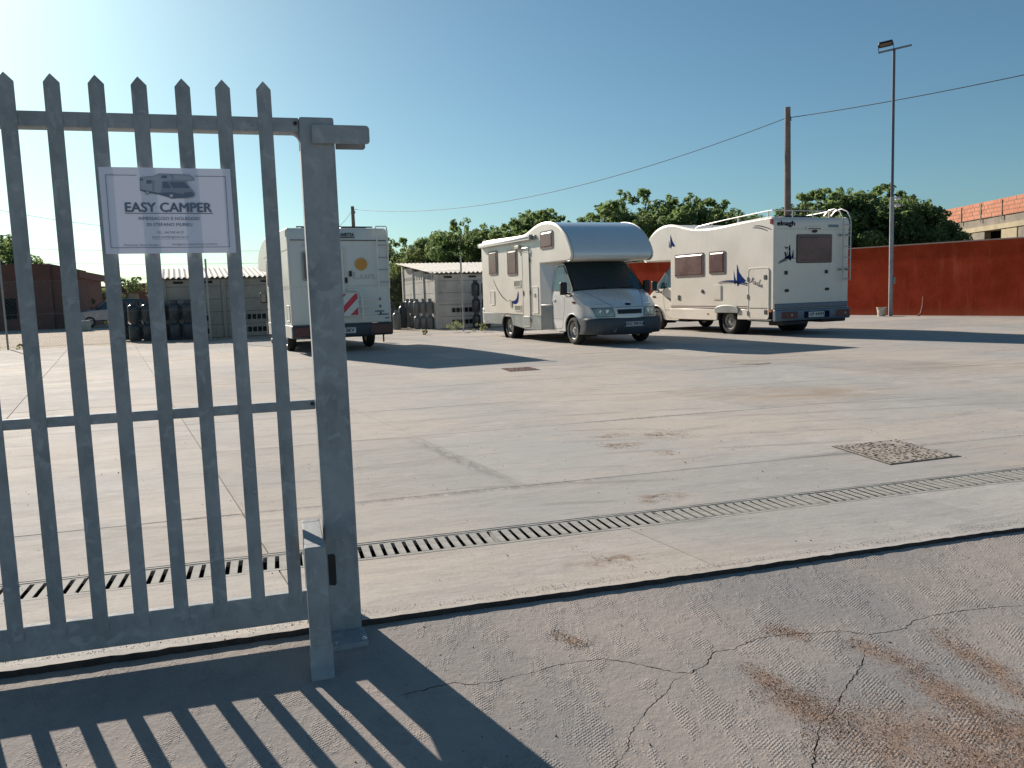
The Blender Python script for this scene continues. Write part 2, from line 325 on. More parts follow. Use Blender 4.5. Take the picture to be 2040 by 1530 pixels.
ACRYL = simple('tinted_acrylic', (.165, .098, .090), .26, 0, .22, 1.5, 0, .35); WFRAME = simple('window_rim', (.16, .115, .11), .4, 0, .1, 3)
BLUE = simple('blue_vinyl', (.006, .026, .15), .9, 0, .1, 5, 0, .03); NAVY = simple('navy_vinyl', (.010, .015, .05), .9, 0, .1, 5, 0, .03); SEAM = simple('dark_seam', (.05, .045, .04), .8, 0, .2, 5)
LAMP = simple('headlamp_lens', (.34, .38, .33), .12, .35, .25, 9); REDL = simple('red_lens', (.20, .018, .018), .2, 0, .2, 6); DRED = simple('dark_red_lens', (.085, .018, .022), .25, 0, .3, 6); ORG = simple('orange_lens', (.55, .14, .03), .3, 0, .1, 6)
GREYV = simple('vent_grille', (.33, .32, .25), .5, 0, .1, 6); BUMPR = simple('rear_bumper_blue_grey', (.13, .17, .21), .4, .1, .1, 4); PLATE = simple('number_plate_white', (.62, .62, .60), .4, 0, .05, 4)
MAROON = simple('maroon_line', (.13, .035, .03), .5, 0, .1, 5); REDP = simple('red_reflective', (.55, .03, .05), .4, 0, .1, 5); SUNY = simple('faded_orange_vinyl', (.55, .25, .035), .4, 0, .1, 5); FADE = simple('faded_grey_vinyl', (.50, .49, .42), .5, 0, .05, 5)
POLE = simple('concrete_pole', (.20, .16, .14), .9, 0, .25, 3, .004); ALU = simple('aluminium', (.45, .45, .45), .38, .8, .08, 4); INKB = simple('print_ink', (.15, .19, .26), .6, 0, .05, 9); INKL = simple('print_grey', (.30, .34, .40), .6, 0, .05, 9); INKM = simple('print_mid', (.44, .47, .53), .6, 0, .05, 9)
CYL = simple('grey_gas_bottle', (.15, .165, .165), .45, .15, .25, 3); CYLD = simple('dark_gas_bottle', (.035, .045, .055), .4, .15, .25, 3); FIB = simple('fibre_cement', (.66, .63, .56), .85, 0, .2, 2, .003); DARK = simple('dark_void', (.008, .008, .009), .9, 0, .1, 3)
BRN = simple('rusty_cover', (.13, .065, .05), .8, 0, .35, 12, .004); COVER = simple('dusty_cast_cover', (.32, .285, .24), .8, 0, .25, 9, .004); GRAT = simple('grating_steel', (.33, .325, .30), .8, 0, .2, 14, .001, .15)
BARK = simple('bark', (.09, .07, .05), .9, 0, .3, 6, .01); LEAF = [leaf_mat('leaves_mid', (.08, .125, .055), (.15, .21, .09)), leaf_mat('leaves_dark', (.06, .10, .05), (.11, .165, .075)), leaf_mat('leaves_dry', (.08, .085, .035), (.15, .15, .07)), leaf_mat('weed_leaves', (.20, .17, .09), (.27, .23, .13))]
MRED = simple('dark_red_plaster', (.16, .075, .06), .9, 0, .2, .6, .01); TERR = simple('roof_tiles', (.18, .08, .05), .9, 0, .3, 3, .02); BEAM = simple('cast_beam', (.42, .36, .24), .9, 0, .2, 1.5, .01); GREYB = simple('grey_blockwork', (.25, .22, .18), .95, 0, .25, 2, .01)
BUCK = simple('dusty_white_plastic', (.50, .45, .38), .6, 0, .25, 7); HOSE = simple('red_brown_pipe', (.22, .055, .035), .5, 0, .15, 6); PEB = simple('red_grit', (.29, .185, .125), .9, 0, .45, 30); WIRE = simple('fence_wire', (.25, .26, .25), .5, .4, .1, 4); CABLE = simple('black_cable', (.02, .02, .022), .6, 0, .1, 5)

# ------------------------------------------------------------------ ground
def struct(o): o['kind'] = 'structure'; return o
SY, DY0, DY1 = 3.215, 3.967, 4.247          # step, drain channel
# bare ground: one sheet to the horizon, 25 mm under the slabs
mb = MB(); xs = [-900, -300, -100, -60, -40, -20, -10, 0, 10, 20, 30, 45, 60, 100, 300, 900]; ys = [SY+.01, 5, 10, 20, 30, 40, 50, 60, 80, 120, 300, 1500]
vs = [(x, y, gz(max(-60, min(60, x)), y)-(.028 if y < 25 else (.012 if y < 30 else .004))) for y in ys for x in xs]; n = len(xs)
# leave the channel open: the strip before y=5 starts behind the channel
vs = [(x, (DY1+.02 if abs(y-SY-.01) < 1e-6 else y), (gz(x if abs(x) < 60 else 60*(1 if x > 0 else -1), DY1)-.028) if abs(y-SY-.01) < 1e-6 else z) for x, y, z in vs]
mb.add(vs, [(j*n+i, j*n+i+1, (j+1)*n+i+1, (j+1)*n+i) for j in range(len(ys)-1) for i in range(n-1)])
struct(mb.build('ground', SAND))
# concrete yard, cast in bays about 2 m square with saw-cut joints
yard = thing('yard_floor', '', ''); del yard['label']; del yard['category']; yard['kind'] = 'structure'
rows = [SY, DY0, DY1, 5.12, 7.34, 9.14, 11.22, 13.25, 15.3, 17.35, 19.4, 21.45, 23.5, 25.55, 27.6]
def xj(k, y): return -.66+1.84*k-.18*(y-7.3)   # skewed cross joints
def slab(x0a, x1a, x1b, x0b, y0, y1, th=.12, extra=0, name='slab'):
    g = .003; dz = random.uniform(-.001, .001)+extra
    q = [(x0a+g, y0+g), (x1a-g, y0+g), (x1b-g, y1-g), (x0b+g, y1-g)]
    m_ = MB(); top = [(x, y, gz(x, y)+dz) for x, y in q]; bot = [(x, y, gz(x, y)-th) for x, y in q]
    ins = [(x+(1 if i in (0, 3) else -1)*.002, y+(1 if i < 2 else -1)*.002, z) for i, (x, y, z) in enumerate(top)]; low = [(x, y, z-.003) for x, y, z in top]
    m_.add(ins+low+bot, [(0, 1, 2, 3)]+[(i, (i+1) % 4, 4+(i+1) % 4, 4+i)[::-1] for i in range(4)]+[(4+i, 4+(i+1) % 4, 8+(i+1) % 4, 8+i)[::-1] for i in range(4)])
    return m_.build(name, YARD, yard)
for j in range(len(rows)-1):
    y0, y1 = rows[j], rows[j+1]
    if j == 1: continue
    for k in range(-8, 18):
        xc = (xj(k, y0)+xj(k+1, y1))/2
        if xc < -11.5 or xc > 25.5 or (y1 < 8 and (xc < -6 or xc > 13)) or (y1 > 20 and xc > 34-.4*y1): continue
        if y1 < 14 and xc < -9: continue
        slab(xj(k, y0), xj(k+1, y0), xj(k+1, y1), xj(k, y1), y0, y1)
mb = MB()
mb.add([(x, y, gz(x, y)-.009) for x, y in ((10, 5), (29, 5), (29, 34), (10, 34))], [(0, 1, 2, 3)])
mb.add([(x, y, gz(x, y)-.009) for x, y in ((-30, 6), (-5, 6), (-5, 27.8), (-30, 27.8))], [(0, 1, 2, 3)])
struct(mb.build('outer_yard', YARD))
# dark joint bed under the bays
JB = simple('joint_bed', (.05, .044, .04), .95)
for x0, x1, y0, y1 in ((-7, 14, SY+.02, DY0), (-7, 14, DY1, 8), (-12, 25, 8, 27.7)):
    mb = MB(); mb.add([(x, y, gz(x, y)-.014) for x, y in ((x0, y0), (x1, y0), (x1, y1), (x0, y1))], [(0, 1, 2, 3)]); struct(mb.build('joint_bed', JB))
# drain trench with its gratings
dr = thing('drain_channel', 'long steel grated drain channel crossing the concrete behind the gate', 'drain')
mb = MB(); X0, X1 = -6.0, 13.0
z = lambda x, y: gz(x, y)
mb.add([(X0, DY0, z(X0, DY0)-.14), (X1, DY0, z(X1, DY0)-.14), (X1, DY1, z(X1, DY1)-.14), (X0, DY1, z(X0, DY1)-.14)], [(0, 1, 2, 3)])
for yy, q in ((DY0, 1), (DY1, -1)): mb.add([(X0, yy+.002*q, z(X0, yy)-.14), (X1, yy+.002*q, z(X1, yy)-.14), (X1, yy+.002*q, z(X1, yy)-.002), (X0, yy+.002*q, z(X0, yy)-.002)], [(0, 1, 2, 3)])
mb.build('trench', simple('trench_mud', (.018, .015, .014), .95), dr)
mb = MB()
for yy in (DY0+.012, DY1-.012):
    mb.add([(x, yy+s_, z(x, yy)+dz) for x in (X0, X1) for s_, dz in ((-.009, -.03), (.009, -.03), (.009, -.001), (-.009, -.001))], [(0, 1, 5, 4), (1, 2, 6, 5), (2, 3, 7, 6), (3, 0, 4, 7)])
mb.build('edge_rail', GRAT, dr)
pit, bar = .0585, .0375
slat_me = None
k = 0; gx = -2.95
while gx < 6.4:
    fr = MB()
    for yy in (DY0+.032, DY1-.032): fr.bx(gx+.003, gx+.997, yy-.007, yy+.007, gz(gx+.5, yy)-.032, gz(gx+.5, yy)-.004)
    fr.bx(gx+.003, gx+.010, DY0+.0395, DY1-.0395, gz(gx+.5, DY0)-.032, gz(gx+.5, DY0)-.005)
    g_ = fr.build('grating', GRAT, dr)
    if k in (5, 0): MB().bx(gx+.012, gx+.99, DY0+.042, DY1-.042, gz(gx+.5, DY0)-.014, gz(gx+.5, DY0)-.0105).build('packed_silt', simple('silt', (.16, .145, .125), .95, 0, .3, 9), g_)
    for i in range(17):
        x = gx+.013+i*pit
        if slat_me is None:
            m_ = MB().box((0, 0, 0), (bar, DY1-DY0-.08, .005)); so = m_.build('slat', GRAT, g_, bevel=.001, seg=1); slat_me = so
        else: so = slat_me.copy(); COL.objects.link(so); so.parent = g_
        so.location = (x+bar/2, (DY0+DY1)/2, gz(x, (DY0+DY1)/2)-.006+random.uniform(-.001, .001)); so.rotation_euler = (math.atan(.0115), random.uniform(-.01, .01), random.uniform(-.006, .006))
    gx += 1.0; k += 1
# covers in the floor
def cover(name, q, mat, label, dash=True, n=90):
    t = thing(name, label, 'manhole cover')
    m_ = MB(); zf = lambda x, y: gz(x, y)
    top = [(x, y, zf(x, y)+.006) for x, y in q]; bot = [(x, y, zf(x, y)-.02) for x, y in q]
    m_.add(top+bot, [(0, 1, 2, 3), (0, 1, 5, 4), (1, 2, 6, 5), (2, 3, 7, 6), (3, 0, 4, 7)]); m_.build('lid', mat, t)
    cx = sum(a for a, _ in q)/4; cy = sum(b for _, b in q)/4
    fr = MB(); qo = [(cx+(x-cx)*1.05, cy+(y-cy)*1.05) for x, y in q]
    fr.add([(x, y, zf(x, y)+.003) for x, y in qo]+[(x, y, zf(x, y)-.02) for x, y in qo], [(0, 1, 2, 3), (0, 1, 5, 4), (1, 2, 6, 5), (2, 3, 7, 6), (3, 0, 4, 7)]); fr.build('frame', SEAM, t)
    if dash:
        m_ = MB(); rnd = random.Random(3)
        e1 = Vector((q[1][0]-q[0][0], q[1][1]-q[0][1])); e2 = Vector((q[3][0]-q[0][0], q[3][1]-q[0][1])); o_ = Vector(q[0])
        N = int(e1.length/.042); Mn = int(e2.length/.042)
        for i in range(N):
            for j in range(Mn):
                if rnd.random() < .2: continue
                p = o_+e1*((i+.5+rnd.uniform(-.25, .25))/N)+e2*((j+.5+rnd.uniform(-.25, .25))/Mn); a = rnd.uniform(0, 3.14)
                m_.box((p.x, p.y, zf(p.x, p.y)+.008), (.024, .008, .004), Matrix.Rotation(a, 3, 'Z'))
        m_.build('raised_pattern', mat if name != 'manhole_cover' else simple('worn_iron', (.12, .095, .075), .8, 0, .3, 9), t, kind='stuff')
    return t
cover('manhole_cover', [(4.14, 4.68), (4.76, 4.70), (4.74, 5.37), (4.20, 5.36)], COVER, 'large square patterned manhole cover set in the concrete beside the drain')
cover('drain_cover', [(3.63, 12.62), (4.13, 12.62), (4.13, 13.18), (3.63, 13.18)], BRN, 'small rusty brown square drain cover near the left camper shadow')
t = thing('inspection_cover', 'small dusty round inspection cover in the middle of the yard', 'manhole cover', (7.55, 11.7, gz(7.55, 11.7)))
MB().lathe([(.30, -.02), (.30, .003), (.28, .004)], 32).build('frame', COVER, t); MB().lathe([(.262, -.02), (.262, .006), (.255, .008), (.02, .008)], 32).build('lid', COVER, t)

# outer apron with real cracks
CR = [[(0.303, 2.573), (0.506, 2.608), (0.565, 2.569), (0.651, 2.56), (0.709, 2.579), (0.796, 2.582), (0.888, 2.608), (0.931, 2.602), (0.997, 2.599), (1.055, 2.6), (1.123, 2.545), (1.2, 2.462), (1.249, 2.407), (1.288, 2.388), (1.371, 2.424), (1.46, 2.508), (1.526, 2.499), (1.648, 2.546), (1.777, 2.549), (1.895, 2.513), (1.999, 2.5), (2.065, 2.43), (2.23, 2.429), (2.316, 2.48), (2.476, 2.496), (2.705, 2.472), (2.95, 2.42)],
      [(1.283, 2.386), (1.208, 2.354), (1.145, 2.284), (1.077, 2.239), (0.994, 2.161), (0.933, 2.094), (0.892, 2.025), (0.821, 1.957), (0.76, 1.87)],
      [(1.985, 2.36), (1.953, 2.321), (1.881, 2.247), (1.771, 2.159), (1.694, 2.107), (1.604, 2.028), (1.488, 1.955), (1.424, 1.882), (1.33, 1.776), (1.22, 1.66)]]
CR = [[rp(q) for q in pl] for pl in CR]
CRW = [.0042, .0036, .0045]
def jag(pl, rnd):
    out = []
    for (a, b), (c_, d_) in zip(pl, pl[1:]):
        L = math.hypot(c_-a, d_-b); m_ = max(2, int(L/.014))
        for i in range(m_):
            t_ = i/m_; nx, ny = -(d_-b)/L, (c_-a)/L; j_ = rnd.uniform(-.0045, .0045) if i else 0
            out.append((a+(c_-a)*t_+nx*j_, b+(d_-b)*t_+ny*j_))
    return out+[pl[-1]]
rnd = random.Random(5); AX0, AX1, AY0 = -3.2, 4.6, .6
verts = [Vector((AX0, AY0)), Vector((AX1, AY0)), Vector((AX1, SY-.002)), Vector((AX0, SY-.002))]; edges = [(0, 1), (1, 2), (2, 3), (3, 0)]; bands = []
for pl, w in zip(CR, CRW):
    p = jag(pl, rnd); n_ = len(p); Ls, Rs = [], []
    for i, q in enumerate(p):
        a = p[max(i-1, 0)]; b = p[min(i+1, n_-1)]; L = math.hypot(b[0]-a[0], b[1]-a[1]) or 1; nx, ny = -(b[1]-a[1])/L, (b[0]-a[0])/L
        ww = w*rnd.uniform(.25, 1.1)*min(1, .15+i/6, .15+(n_-1-i)/6)/1.6
        Ls.append((q[0]+nx*ww, q[1]+ny*ww)); Rs.append((q[0]-nx*ww, q[1]-ny*ww))
    poly = Ls+Rs[::-1]; bands.append(poly); o_ = len(verts); verts += [Vector(q) for q in poly]; edges += [(o_+i, o_+(i+1) % len(poly)) for i in range(len(poly))]
rv, re, rf, _, _, _ = delaunay_2d_cdt(verts, edges, [], 0, 1e-6)
def inside(p, poly):
    c_ = False; x, y = p
    for (x1, y1), (x2, y2) in zip(poly, poly[1:]+poly[:1]):
        if (y1 > y) != (y2 > y) and x < (x2-x1)*(y-y1)/(y2-y1)+x1: c_ = not c_
    return c_
keep = []
for fc in rf:
    cx = sum(rv[i].x for i in fc)/3; cy = sum(rv[i].y for i in fc)/3
    if any(inside((cx, cy), b) for b in bands): continue
    keep.append(tuple(fc))
mb = MB(); mb.v = [(v.x, v.y, az_(v.x, v.y)) for v in rv]; mb.f = keep
struct(mb.build('entrance_apron', APRON, fixn=True))
mb = MB()
for x0, x1 in ((-900, AX0), (AX1, 900)): mb.add([(x0, AY0, az_(0, AY0)), (x1, AY0, az_(0, AY0)), (x1, SY-.002, az_(0, SY)), (x0, SY-.002, az_(0, SY))], [(0, 1, 2, 3)])
mb.add([(-900, -2, -.514), (900, -2, -.514), (900, AY0, az_(0, AY0)), (-900, AY0, az_(0, AY0)), (-900, -900, -.514), (900, -900, -.514)], [(0, 1, 2, 3), (4, 5, 1, 0)]); struct(mb.build('road', APRON))
mb = MB(); mb.add([(-4, .4, az_(0, .4)-.016), (5.4, .4, az_(0, .4)-.016), (5.4, SY+.03, az_(0, SY)-.016), (-4, SY+.03, az_(0, SY)-.016)], [(0, 1, 2, 3)]); struct(mb.build('subsoil', simple('crack_soil', (.05, .038, .03), .95)))
# raised edge of the yard: rough lip
mb = MB(); N = 420; rnd = random.Random(9)
prof = []
for i in range(N+1):
    x = -5+17*i/N; e = rnd.uniform(-.0035, .0035)+.003*math.sin(x*2.3)
    prof.append([(x, SY+.03, gz(x, SY)+.0015), (x, SY-.010+e, gz(x, SY)+.001+rnd.uniform(-.001, .002)), (x, SY-.018+e, gz(x, SY)-.008), (x, SY-.018+e*.5, -.06)])
kf = MB()
for i in range(N):
    for j in range(3): (mb if j == 0 else kf).add([prof[i][j], prof[i+1][j], prof[i+1][j+1], prof[i][j+1]], [(0, 1, 2, 3)])
struct(mb.build('yard_kerb', YARD, smooth=True, angle=60)); struct(kf.build('kerb_edge', simple('dark_kerb_edge', (.055, .042, .036), .95, 0, .4, 20, .004), smooth=True, angle=60))  # kerb face darker and browner than the slab tops
# grit swept onto the apron and crumbs along the kerb
def grit(name, spots, n, s0, s1, mat, zf, seed):
    rnd = random.Random(seed); m_ = MB()
    wt = [math.hypot(b[0]-a[0], b[1]-a[1])*w+.004 for a, b, w in spots]
    for _ in range(n):
        a, b, w = rnd.choices(spots, wt)[0]; t_ = rnd.uniform(-.12, 1.12); L = math.hypot(b[0]-a[0], b[1]-a[1]) or 1
        off = rnd.gauss(0, w*.5); x = a[0]+(b[0]-a[0])*t_-(b[1]-a[1])/L*off; y = a[1]+(b[1]-a[1])*t_+(b[0]-a[0])/L*off
        s_ = rnd.uniform(s0, s1)*(1.7 if rnd.random() < .06 else 1); an = rnd.uniform(0, 6.3); zz = zf(x, y)
        p = [(x+s_*math.cos(an+q)*rnd.uniform(.5, 1), y+s_*math.sin(an+q)*rnd.uniform(.5, 1), zz-.0005) for q in (0, 2.1, 4.2)]+[(x+rnd.uniform(-.3, .3)*s_, y+rnd.uniform(-.3, .3)*s_, zz+s_*rnd.uniform(.5, 1.0))]
        m_.add(p, [(0, 1, 3), (1, 2, 3), (2, 0, 3)])
    return m_.build(name, mat, kind='stuff')
grit('red_grit', DIRT, 26000, .0012, .0034, PEB, az_, 11)
grit('loose_grit', [((-1.5, 2.3), (3.2, 2.3), 1.3)], 2600, .0008, .0026, simple('pale_grit', (.24, .21, .18), .9, 0, .4, 30), lambda x, y: az_(x, y) if y < SY-.02 else gz(x, y)+.001, 12)
grit('yard_grit', [((1.5, 3.52), (1.45, 3.5), .25), ((2.2, 4.52), (2.25, 4.45), .25), ((2.82, 6.6), (2.8, 6.5), .25), ((2.7, 6.15), (2.6, 6.1), .28), ((3.2, 6.5), (3.3, 6.2), .3), ((.3, 3.26), (4.5, 3.28), .05), ((-1.4, 3.27), (.1, 3.27), .05)], 3600, .001, .0032, simple('brown_grit', (.17, .12, .085), .9, 0, .4, 30), lambda x, y: gz(x, y)+.001, 13)
grit('yard_stones', [((.2, 5.4), (7.5, 5.4), 2.2), ((-3, 6), (0, 6), 2)], 420, .002, .0065, simple('dark_crumbs', (.10, .075, .06), .9, 0, .4, 30), lambda x, y: gz(x, y)+.001, 17)
grit('apron_stones', [((-1.5, 2.4), (3.0, 2.4), .9)], 260, .002, .006, simple('brown_crumbs', (.13, .10, .08), .9, 0, .4, 30), az_, 19)

# ------------------------------------------------------------------ gate, in the foreground
G = thing('metal_gate', 'galvanised steel gate leaf with pointed pickets and a thick end post', 'gate', (0, 3.19, 0))
GY = 0.0
zb = -1.85
def rail(z0, z1, x1, dep=.078):
    return MB().bx(zb, x1, GY+.010, GY+dep, z0, z1).build('rail', GALV, G, bevel=.004)
rail(1.953, 2.006, .128); rail(.903, .940, .126, .06)
rail(.063, .182, .126, .045)
pk = None
for i in range(14):
    x = .006-.1395*i
    if pk is None:
        m_ = MB(); hw = .026
        sec = [(-hw, .004), (-hw*.45, -.004), (-hw*.12, -.0065), (hw*.12, -.0065), (hw*.45, -.004), (hw, .004)]
        th = .0025; zt, zs, z0 = 2.129, 2.102, .134
        def tipz(xx): return zs+(zt-zs)*(1-abs(xx)/hw)
        fr = [(a, b) for a, b in sec]; bk = [(a, b+th) for a, b in sec]
        fr.insert(3, (0, -.0065)); bk.insert(3, (0, -.0065+th)); nn = len(fr)
        vs = [(a, b, z0) for a, b in fr]+[(a, b, tipz(a)) for a, b in fr]+[(a, b, z0) for a, b in bk]+[(a, b, tipz(a)) for a, b in bk]
        fs = []
        for j in range(nn-1): fs += [(j, j+1, nn+j+1, nn+j), (2*nn+j+1, 2*nn+j, 3*nn+j, 3*nn+j+1), (nn+j, nn+j+1, 3*nn+j+1, 3*nn+j), (j+1, j, 2*nn+j, 2*nn+j+1)]
        fs += [(0, nn, 3*nn, 2*nn), (nn-1, 3*nn-1, 4*nn-1, 2*nn-1)]
        pk = m_.add(vs, fs).build('picket', GALV, G); o = pk
    else: o = pk.copy(); COL.objects.link(o); o.parent = G
    o.location = (x, GY, random.uniform(-.001, .001)); o.rotation_euler = (0, random.uniform(-.0012, .0012), 0)
MB().bx(.1285, .256, GY-.004, GY+.118, -.02, 2.008).build('end_post', GALV, G, bevel=.008, seg=3)
mb = MB(); mb.prism([(.130, .0), (.266, .0), (.266, -.150), (.130, -.158)], -.016, .008, 'xy'); bp = mb.build('base_plate', GALV, G, bevel=.003)

for x, y in ((.252, -.135), (.145, -.14)): MB().lathe([(.010, .007), (.010, .016), (.005, .016), (.005, .022)], 6, 'z', (x, y, 0)).build('bolt', CHROME, G)
for z_ in (1.985, .926): MB().lathe([(.007, -.006), (.007, .012)], 12, 'y', (.115, .010, z_)).build('bolt', BLK, G)
mb = MB(); mb.prism([(.1285, 1.953), (.105, 1.953), (.118, 1.945), (.1285, 1.925)], .02, .07, 'xz'); mb.build('gusset', GALV, G)
# guide arm: a channel folded from sheet, open below
mb = MB(); x0, x1 = .172, .386; zt, zb_ = 1.977, 1.908; ya, yb = -.022, .050
mb.prism([(x0, zb_), (x1-.012, zb_), (x1-.003, zb_+.004), (x1, zb_+.012), (x1, zt-.012), (x1-.004, zt-.003), (x1-.012, zt), (x0, zt)], ya, ya+.004, 'xz')
mb.prism([(x0+.09, zb_-.008), (x1-.018, zb_-.008), (x1-.01, zb_), (x1-.008, zt-.012), (x1-.012, zt), (x0+.09, zt)], yb, yb+.004, 'xz')
mb.bx(x0, x1-.010, ya+.0045, yb-.0005, zt-.0035, zt+.0005); mb.build('guide_arm', GALV, G, bevel=.0015, seg=1)
MB().prism([(.1375, .20), (.160, .195), (.166, .203), (.167, .315), (.160, .324), (.1375, .324)], GY-.0065, GY-.003, 'xz').build('lock_slot', BLK, G)
MB().tube([(.1275, .02, 1.93), (.126, .02, 1.915), (.1265, .022, 1.90), (.1255, .02, 1.885)], .0012, 5).build('wire_tie', BLK, G)
# floor stop that straddles the lower rail
st = thing('gate_stop', 'upside-down U of square steel tube on the ground in front of the gate post', 'gate stop', (0.046, 2.94, 0))
MB().bx(0, .074, -.052, -.002, -.04, .447).build('front_leg', GALV, st, bevel=.005, seg=3)
MB().bx(.002, .072, -.0015, .315, .377, .4455).build('top_bar', GALV, st, bevel=.004)
MB().bx(.002, .072, .3155, .365, .025, .445).build('back_leg', GALV, st, bevel=.005)
mb = MB(); mb.prism([(-.0525, .085), (-.058, .060), (-.064, .010), (-.092, -.016), (-.092, -.035), (-.0525, -.035)], -.004, .078, 'yz'); mb.build('foot', GALV, st, bevel=.002)
# sign
SG = thing('paper_sign', 'laminated paper sign with a camper drawing tied to the gate pickets', 'sign', (-.345, 3.19-.013, 1.6615), (0, R(.4), 0))
sw, sh = .2195, .1515
MB().grid(lambda u, v: (-sw+2*sw*u+.004*(.5-v), .0015*math.sin(u*9+v*2), -sh+2*sh*v), 24, 10).build('sheet', PAPER, SG, smooth=True)
def ink(poly, mat, name, lift=.0030): MB().prism(poly, -lift-.0003, -lift, 'xz').build(name, mat, SG)
mb = MB(); lw = .0009; lx, lt, lb = .200, .1245, -.131
for a, b, c_, e in ((-lx, -lx+2*lw, lb, lt), (lx-2*lw, lx, lb, lt), (-lx, lx, lb, lb+2*lw)): mb.bx(a, b, -.0033, -.003, c_, e)
mb.bx(-lx, -.098, -.0033, -.003, lt-2*lw, lt); mb.bx(.095, lx, -.0033, -.003, lt-2*lw, lt); mb.build('printed_border', INKB, SG)
TM = lambda x, z_: frame3((x, -.0032, z_), (1, 0, 0), (0, 0, 1))
text('lettering', 'EASY CAMPER', SG, INKB, TM(.001, -.004), width=.288, height=.0325, bold=.0016)
MB().bx(-.146, .149, -.0033, -.003, -.0105, -.0080).build('underline', INKB, SG)
text('lettering', 'RIMESSAGGIO E NOLEGGIO', SG, INKB, TM(0, -.033), width=.203, height=.0112, bold=.00018)
text('lettering', 'DI STEFANO MURRU', SG, INKB, TM(0, -.0545), width=.151, height=.0112, bold=.00018)
text('lettering', 'TEL. 340 990 44 37', SG, INKL, TM(0, -.081), width=.092, height=.008, bold=.0001)
text('lettering', 'EASYCAMPER@TISCALI.IT', SG, INKL, TM(0, -.099), width=.122, height=.009, bold=.0001)
MB().bx(-.061, .061, -.0033, -.003, -.1015, -.1008).build('underline', INKL, SG)
text('lettering', 'Facebook: Easy Camper', SG, INKL, TM(-.098, -.1265), width=.115, height=.0092, bold=.0001)
text('lettering', 'Instagram: easycamper.oristano', SG, INKL, TM(.0815, -.1245), width=.154, height=.0092, bold=.0001)
def LG(pts): return [((x-(985+(y-90)*.08))*.00025, (670-y)*.00025) for x, y in pts]
def lg(pts, mat, lift, name='drawing'): ink([(a*1.0, b) for a, b in LG(pts)], mat, name, lift)
lg([(640, 200), (820, 180), (900, 145), (1290, 155), (1350, 190), (1372, 235), (1250, 250), (1320, 350), (1380, 420), (1370, 470), (1280, 490), (1060, 500), (1020, 480), (900, 445), (720, 415), (645, 385)], INKL, .0031)
lg([(650, 212), (820, 192), (905, 158), (1020, 158), (1060, 195), (1070, 230), (1040, 240), (930, 255), (925, 410), (890, 420), (655, 372)], INKM, .0035)
lg([(1085, 165), (1285, 168), (1340, 200), (1352, 228), (1240, 235), (1090, 230)], INKM, .0035)
lg([(640, 385), (720, 415), (900, 445), (1030, 480), (1060, 495), (1280, 480), (1360, 455), (1375, 430), (1200, 430), (1060, 405), (900, 420), (655, 372)], INKB, .0036)
for q in ([(925, 172), (1000, 172), (1000, 212), (925, 212)], [(640, 222), (685, 222), (685, 250), (640, 250)], [(730, 242), (798, 242), (798, 290), (730, 290)], [(945, 262), (1005, 262), (1060, 350), (948, 350)], [(1030, 265), (1225, 262), (1310, 345), (1085, 348)], [(1230, 410), (1350, 402), (1345, 425), (1240, 432)]): lg(q, INKB, .0039)
lg([(805, 245), (838, 245), (838, 400), (805, 390)], INKL, .0039)
for cx_, cy_, rr in ((745, 415, 28), (1062, 458, 40)):
    lg([(cx_+rr*math.cos(a*.5236), cy_+rr*math.sin(a*.5236)) for a in range(12)], INKB, .0042); lg([(cx_+rr*.6*math.cos(a*.5236), cy_+rr*.6*math.sin(a*.5236)) for a in range(12)], PLATE, .0045)

# ------------------------------------------------------------------ motorhomes
def smooth_poly(ctrl, n=6):
    "Catmull-Rom through the points"
    out = []
    for i in range(len(ctrl)-1):
        p0 = ctrl[max(i-1, 0)]; p1 = ctrl[i]; p2 = ctrl[i+1]; p3 = ctrl[min(i+2, len(ctrl)-1)]
        for k in range(n):
            t_ = k/n; out.append(tuple(.5*((2*p1[j])+(-p0[j]+p2[j])*t_+(2*p0[j]-5*p1[j]+4*p2[j]-p3[j])*t_**2+(-p0[j]+3*p1[j]-3*p2[j]+p3[j])*t_**3) for j in (0, 1)))
    return out+[ctrl[-1]]
def rrect(x0, x1, z0, z1, r_, n=4):
    out = []
    for cx, cz, a0 in ((x1-r_, z1-r_, 0), (x0+r_, z1-r_, 90), (x0+r_, z0+r_, 180), (x1-r_, z0+r_, 270)):
        for k in range(n+1): a = R(a0+90*k/n); out.append((cx+r_*math.cos(a), cz+r_*math.sin(a)))
    return out
def ring(poly_o, poly_i, h0, h1, plane):
    m_ = MB(); n_ = len(poly_o)
    def P(a, b, h): return {'xz': (a, h, b), 'yz': (h, a, b)}[plane]
    vs = [P(*q, h0) for q in poly_o]+[P(*q, h1) for q in poly_o]+[P(*q, h1) for q in poly_i]+[P(*q, h0) for q in poly_i]
    fs = []
    for i in range(n_):
        j = (i+1) % n_
        for a, b in ((0, 1), (1, 2), (2, 3), (3, 0)): fs.append((a*n_+i, a*n_+j, b*n_+j, b*n_+i))
    return m_.add(vs, fs)
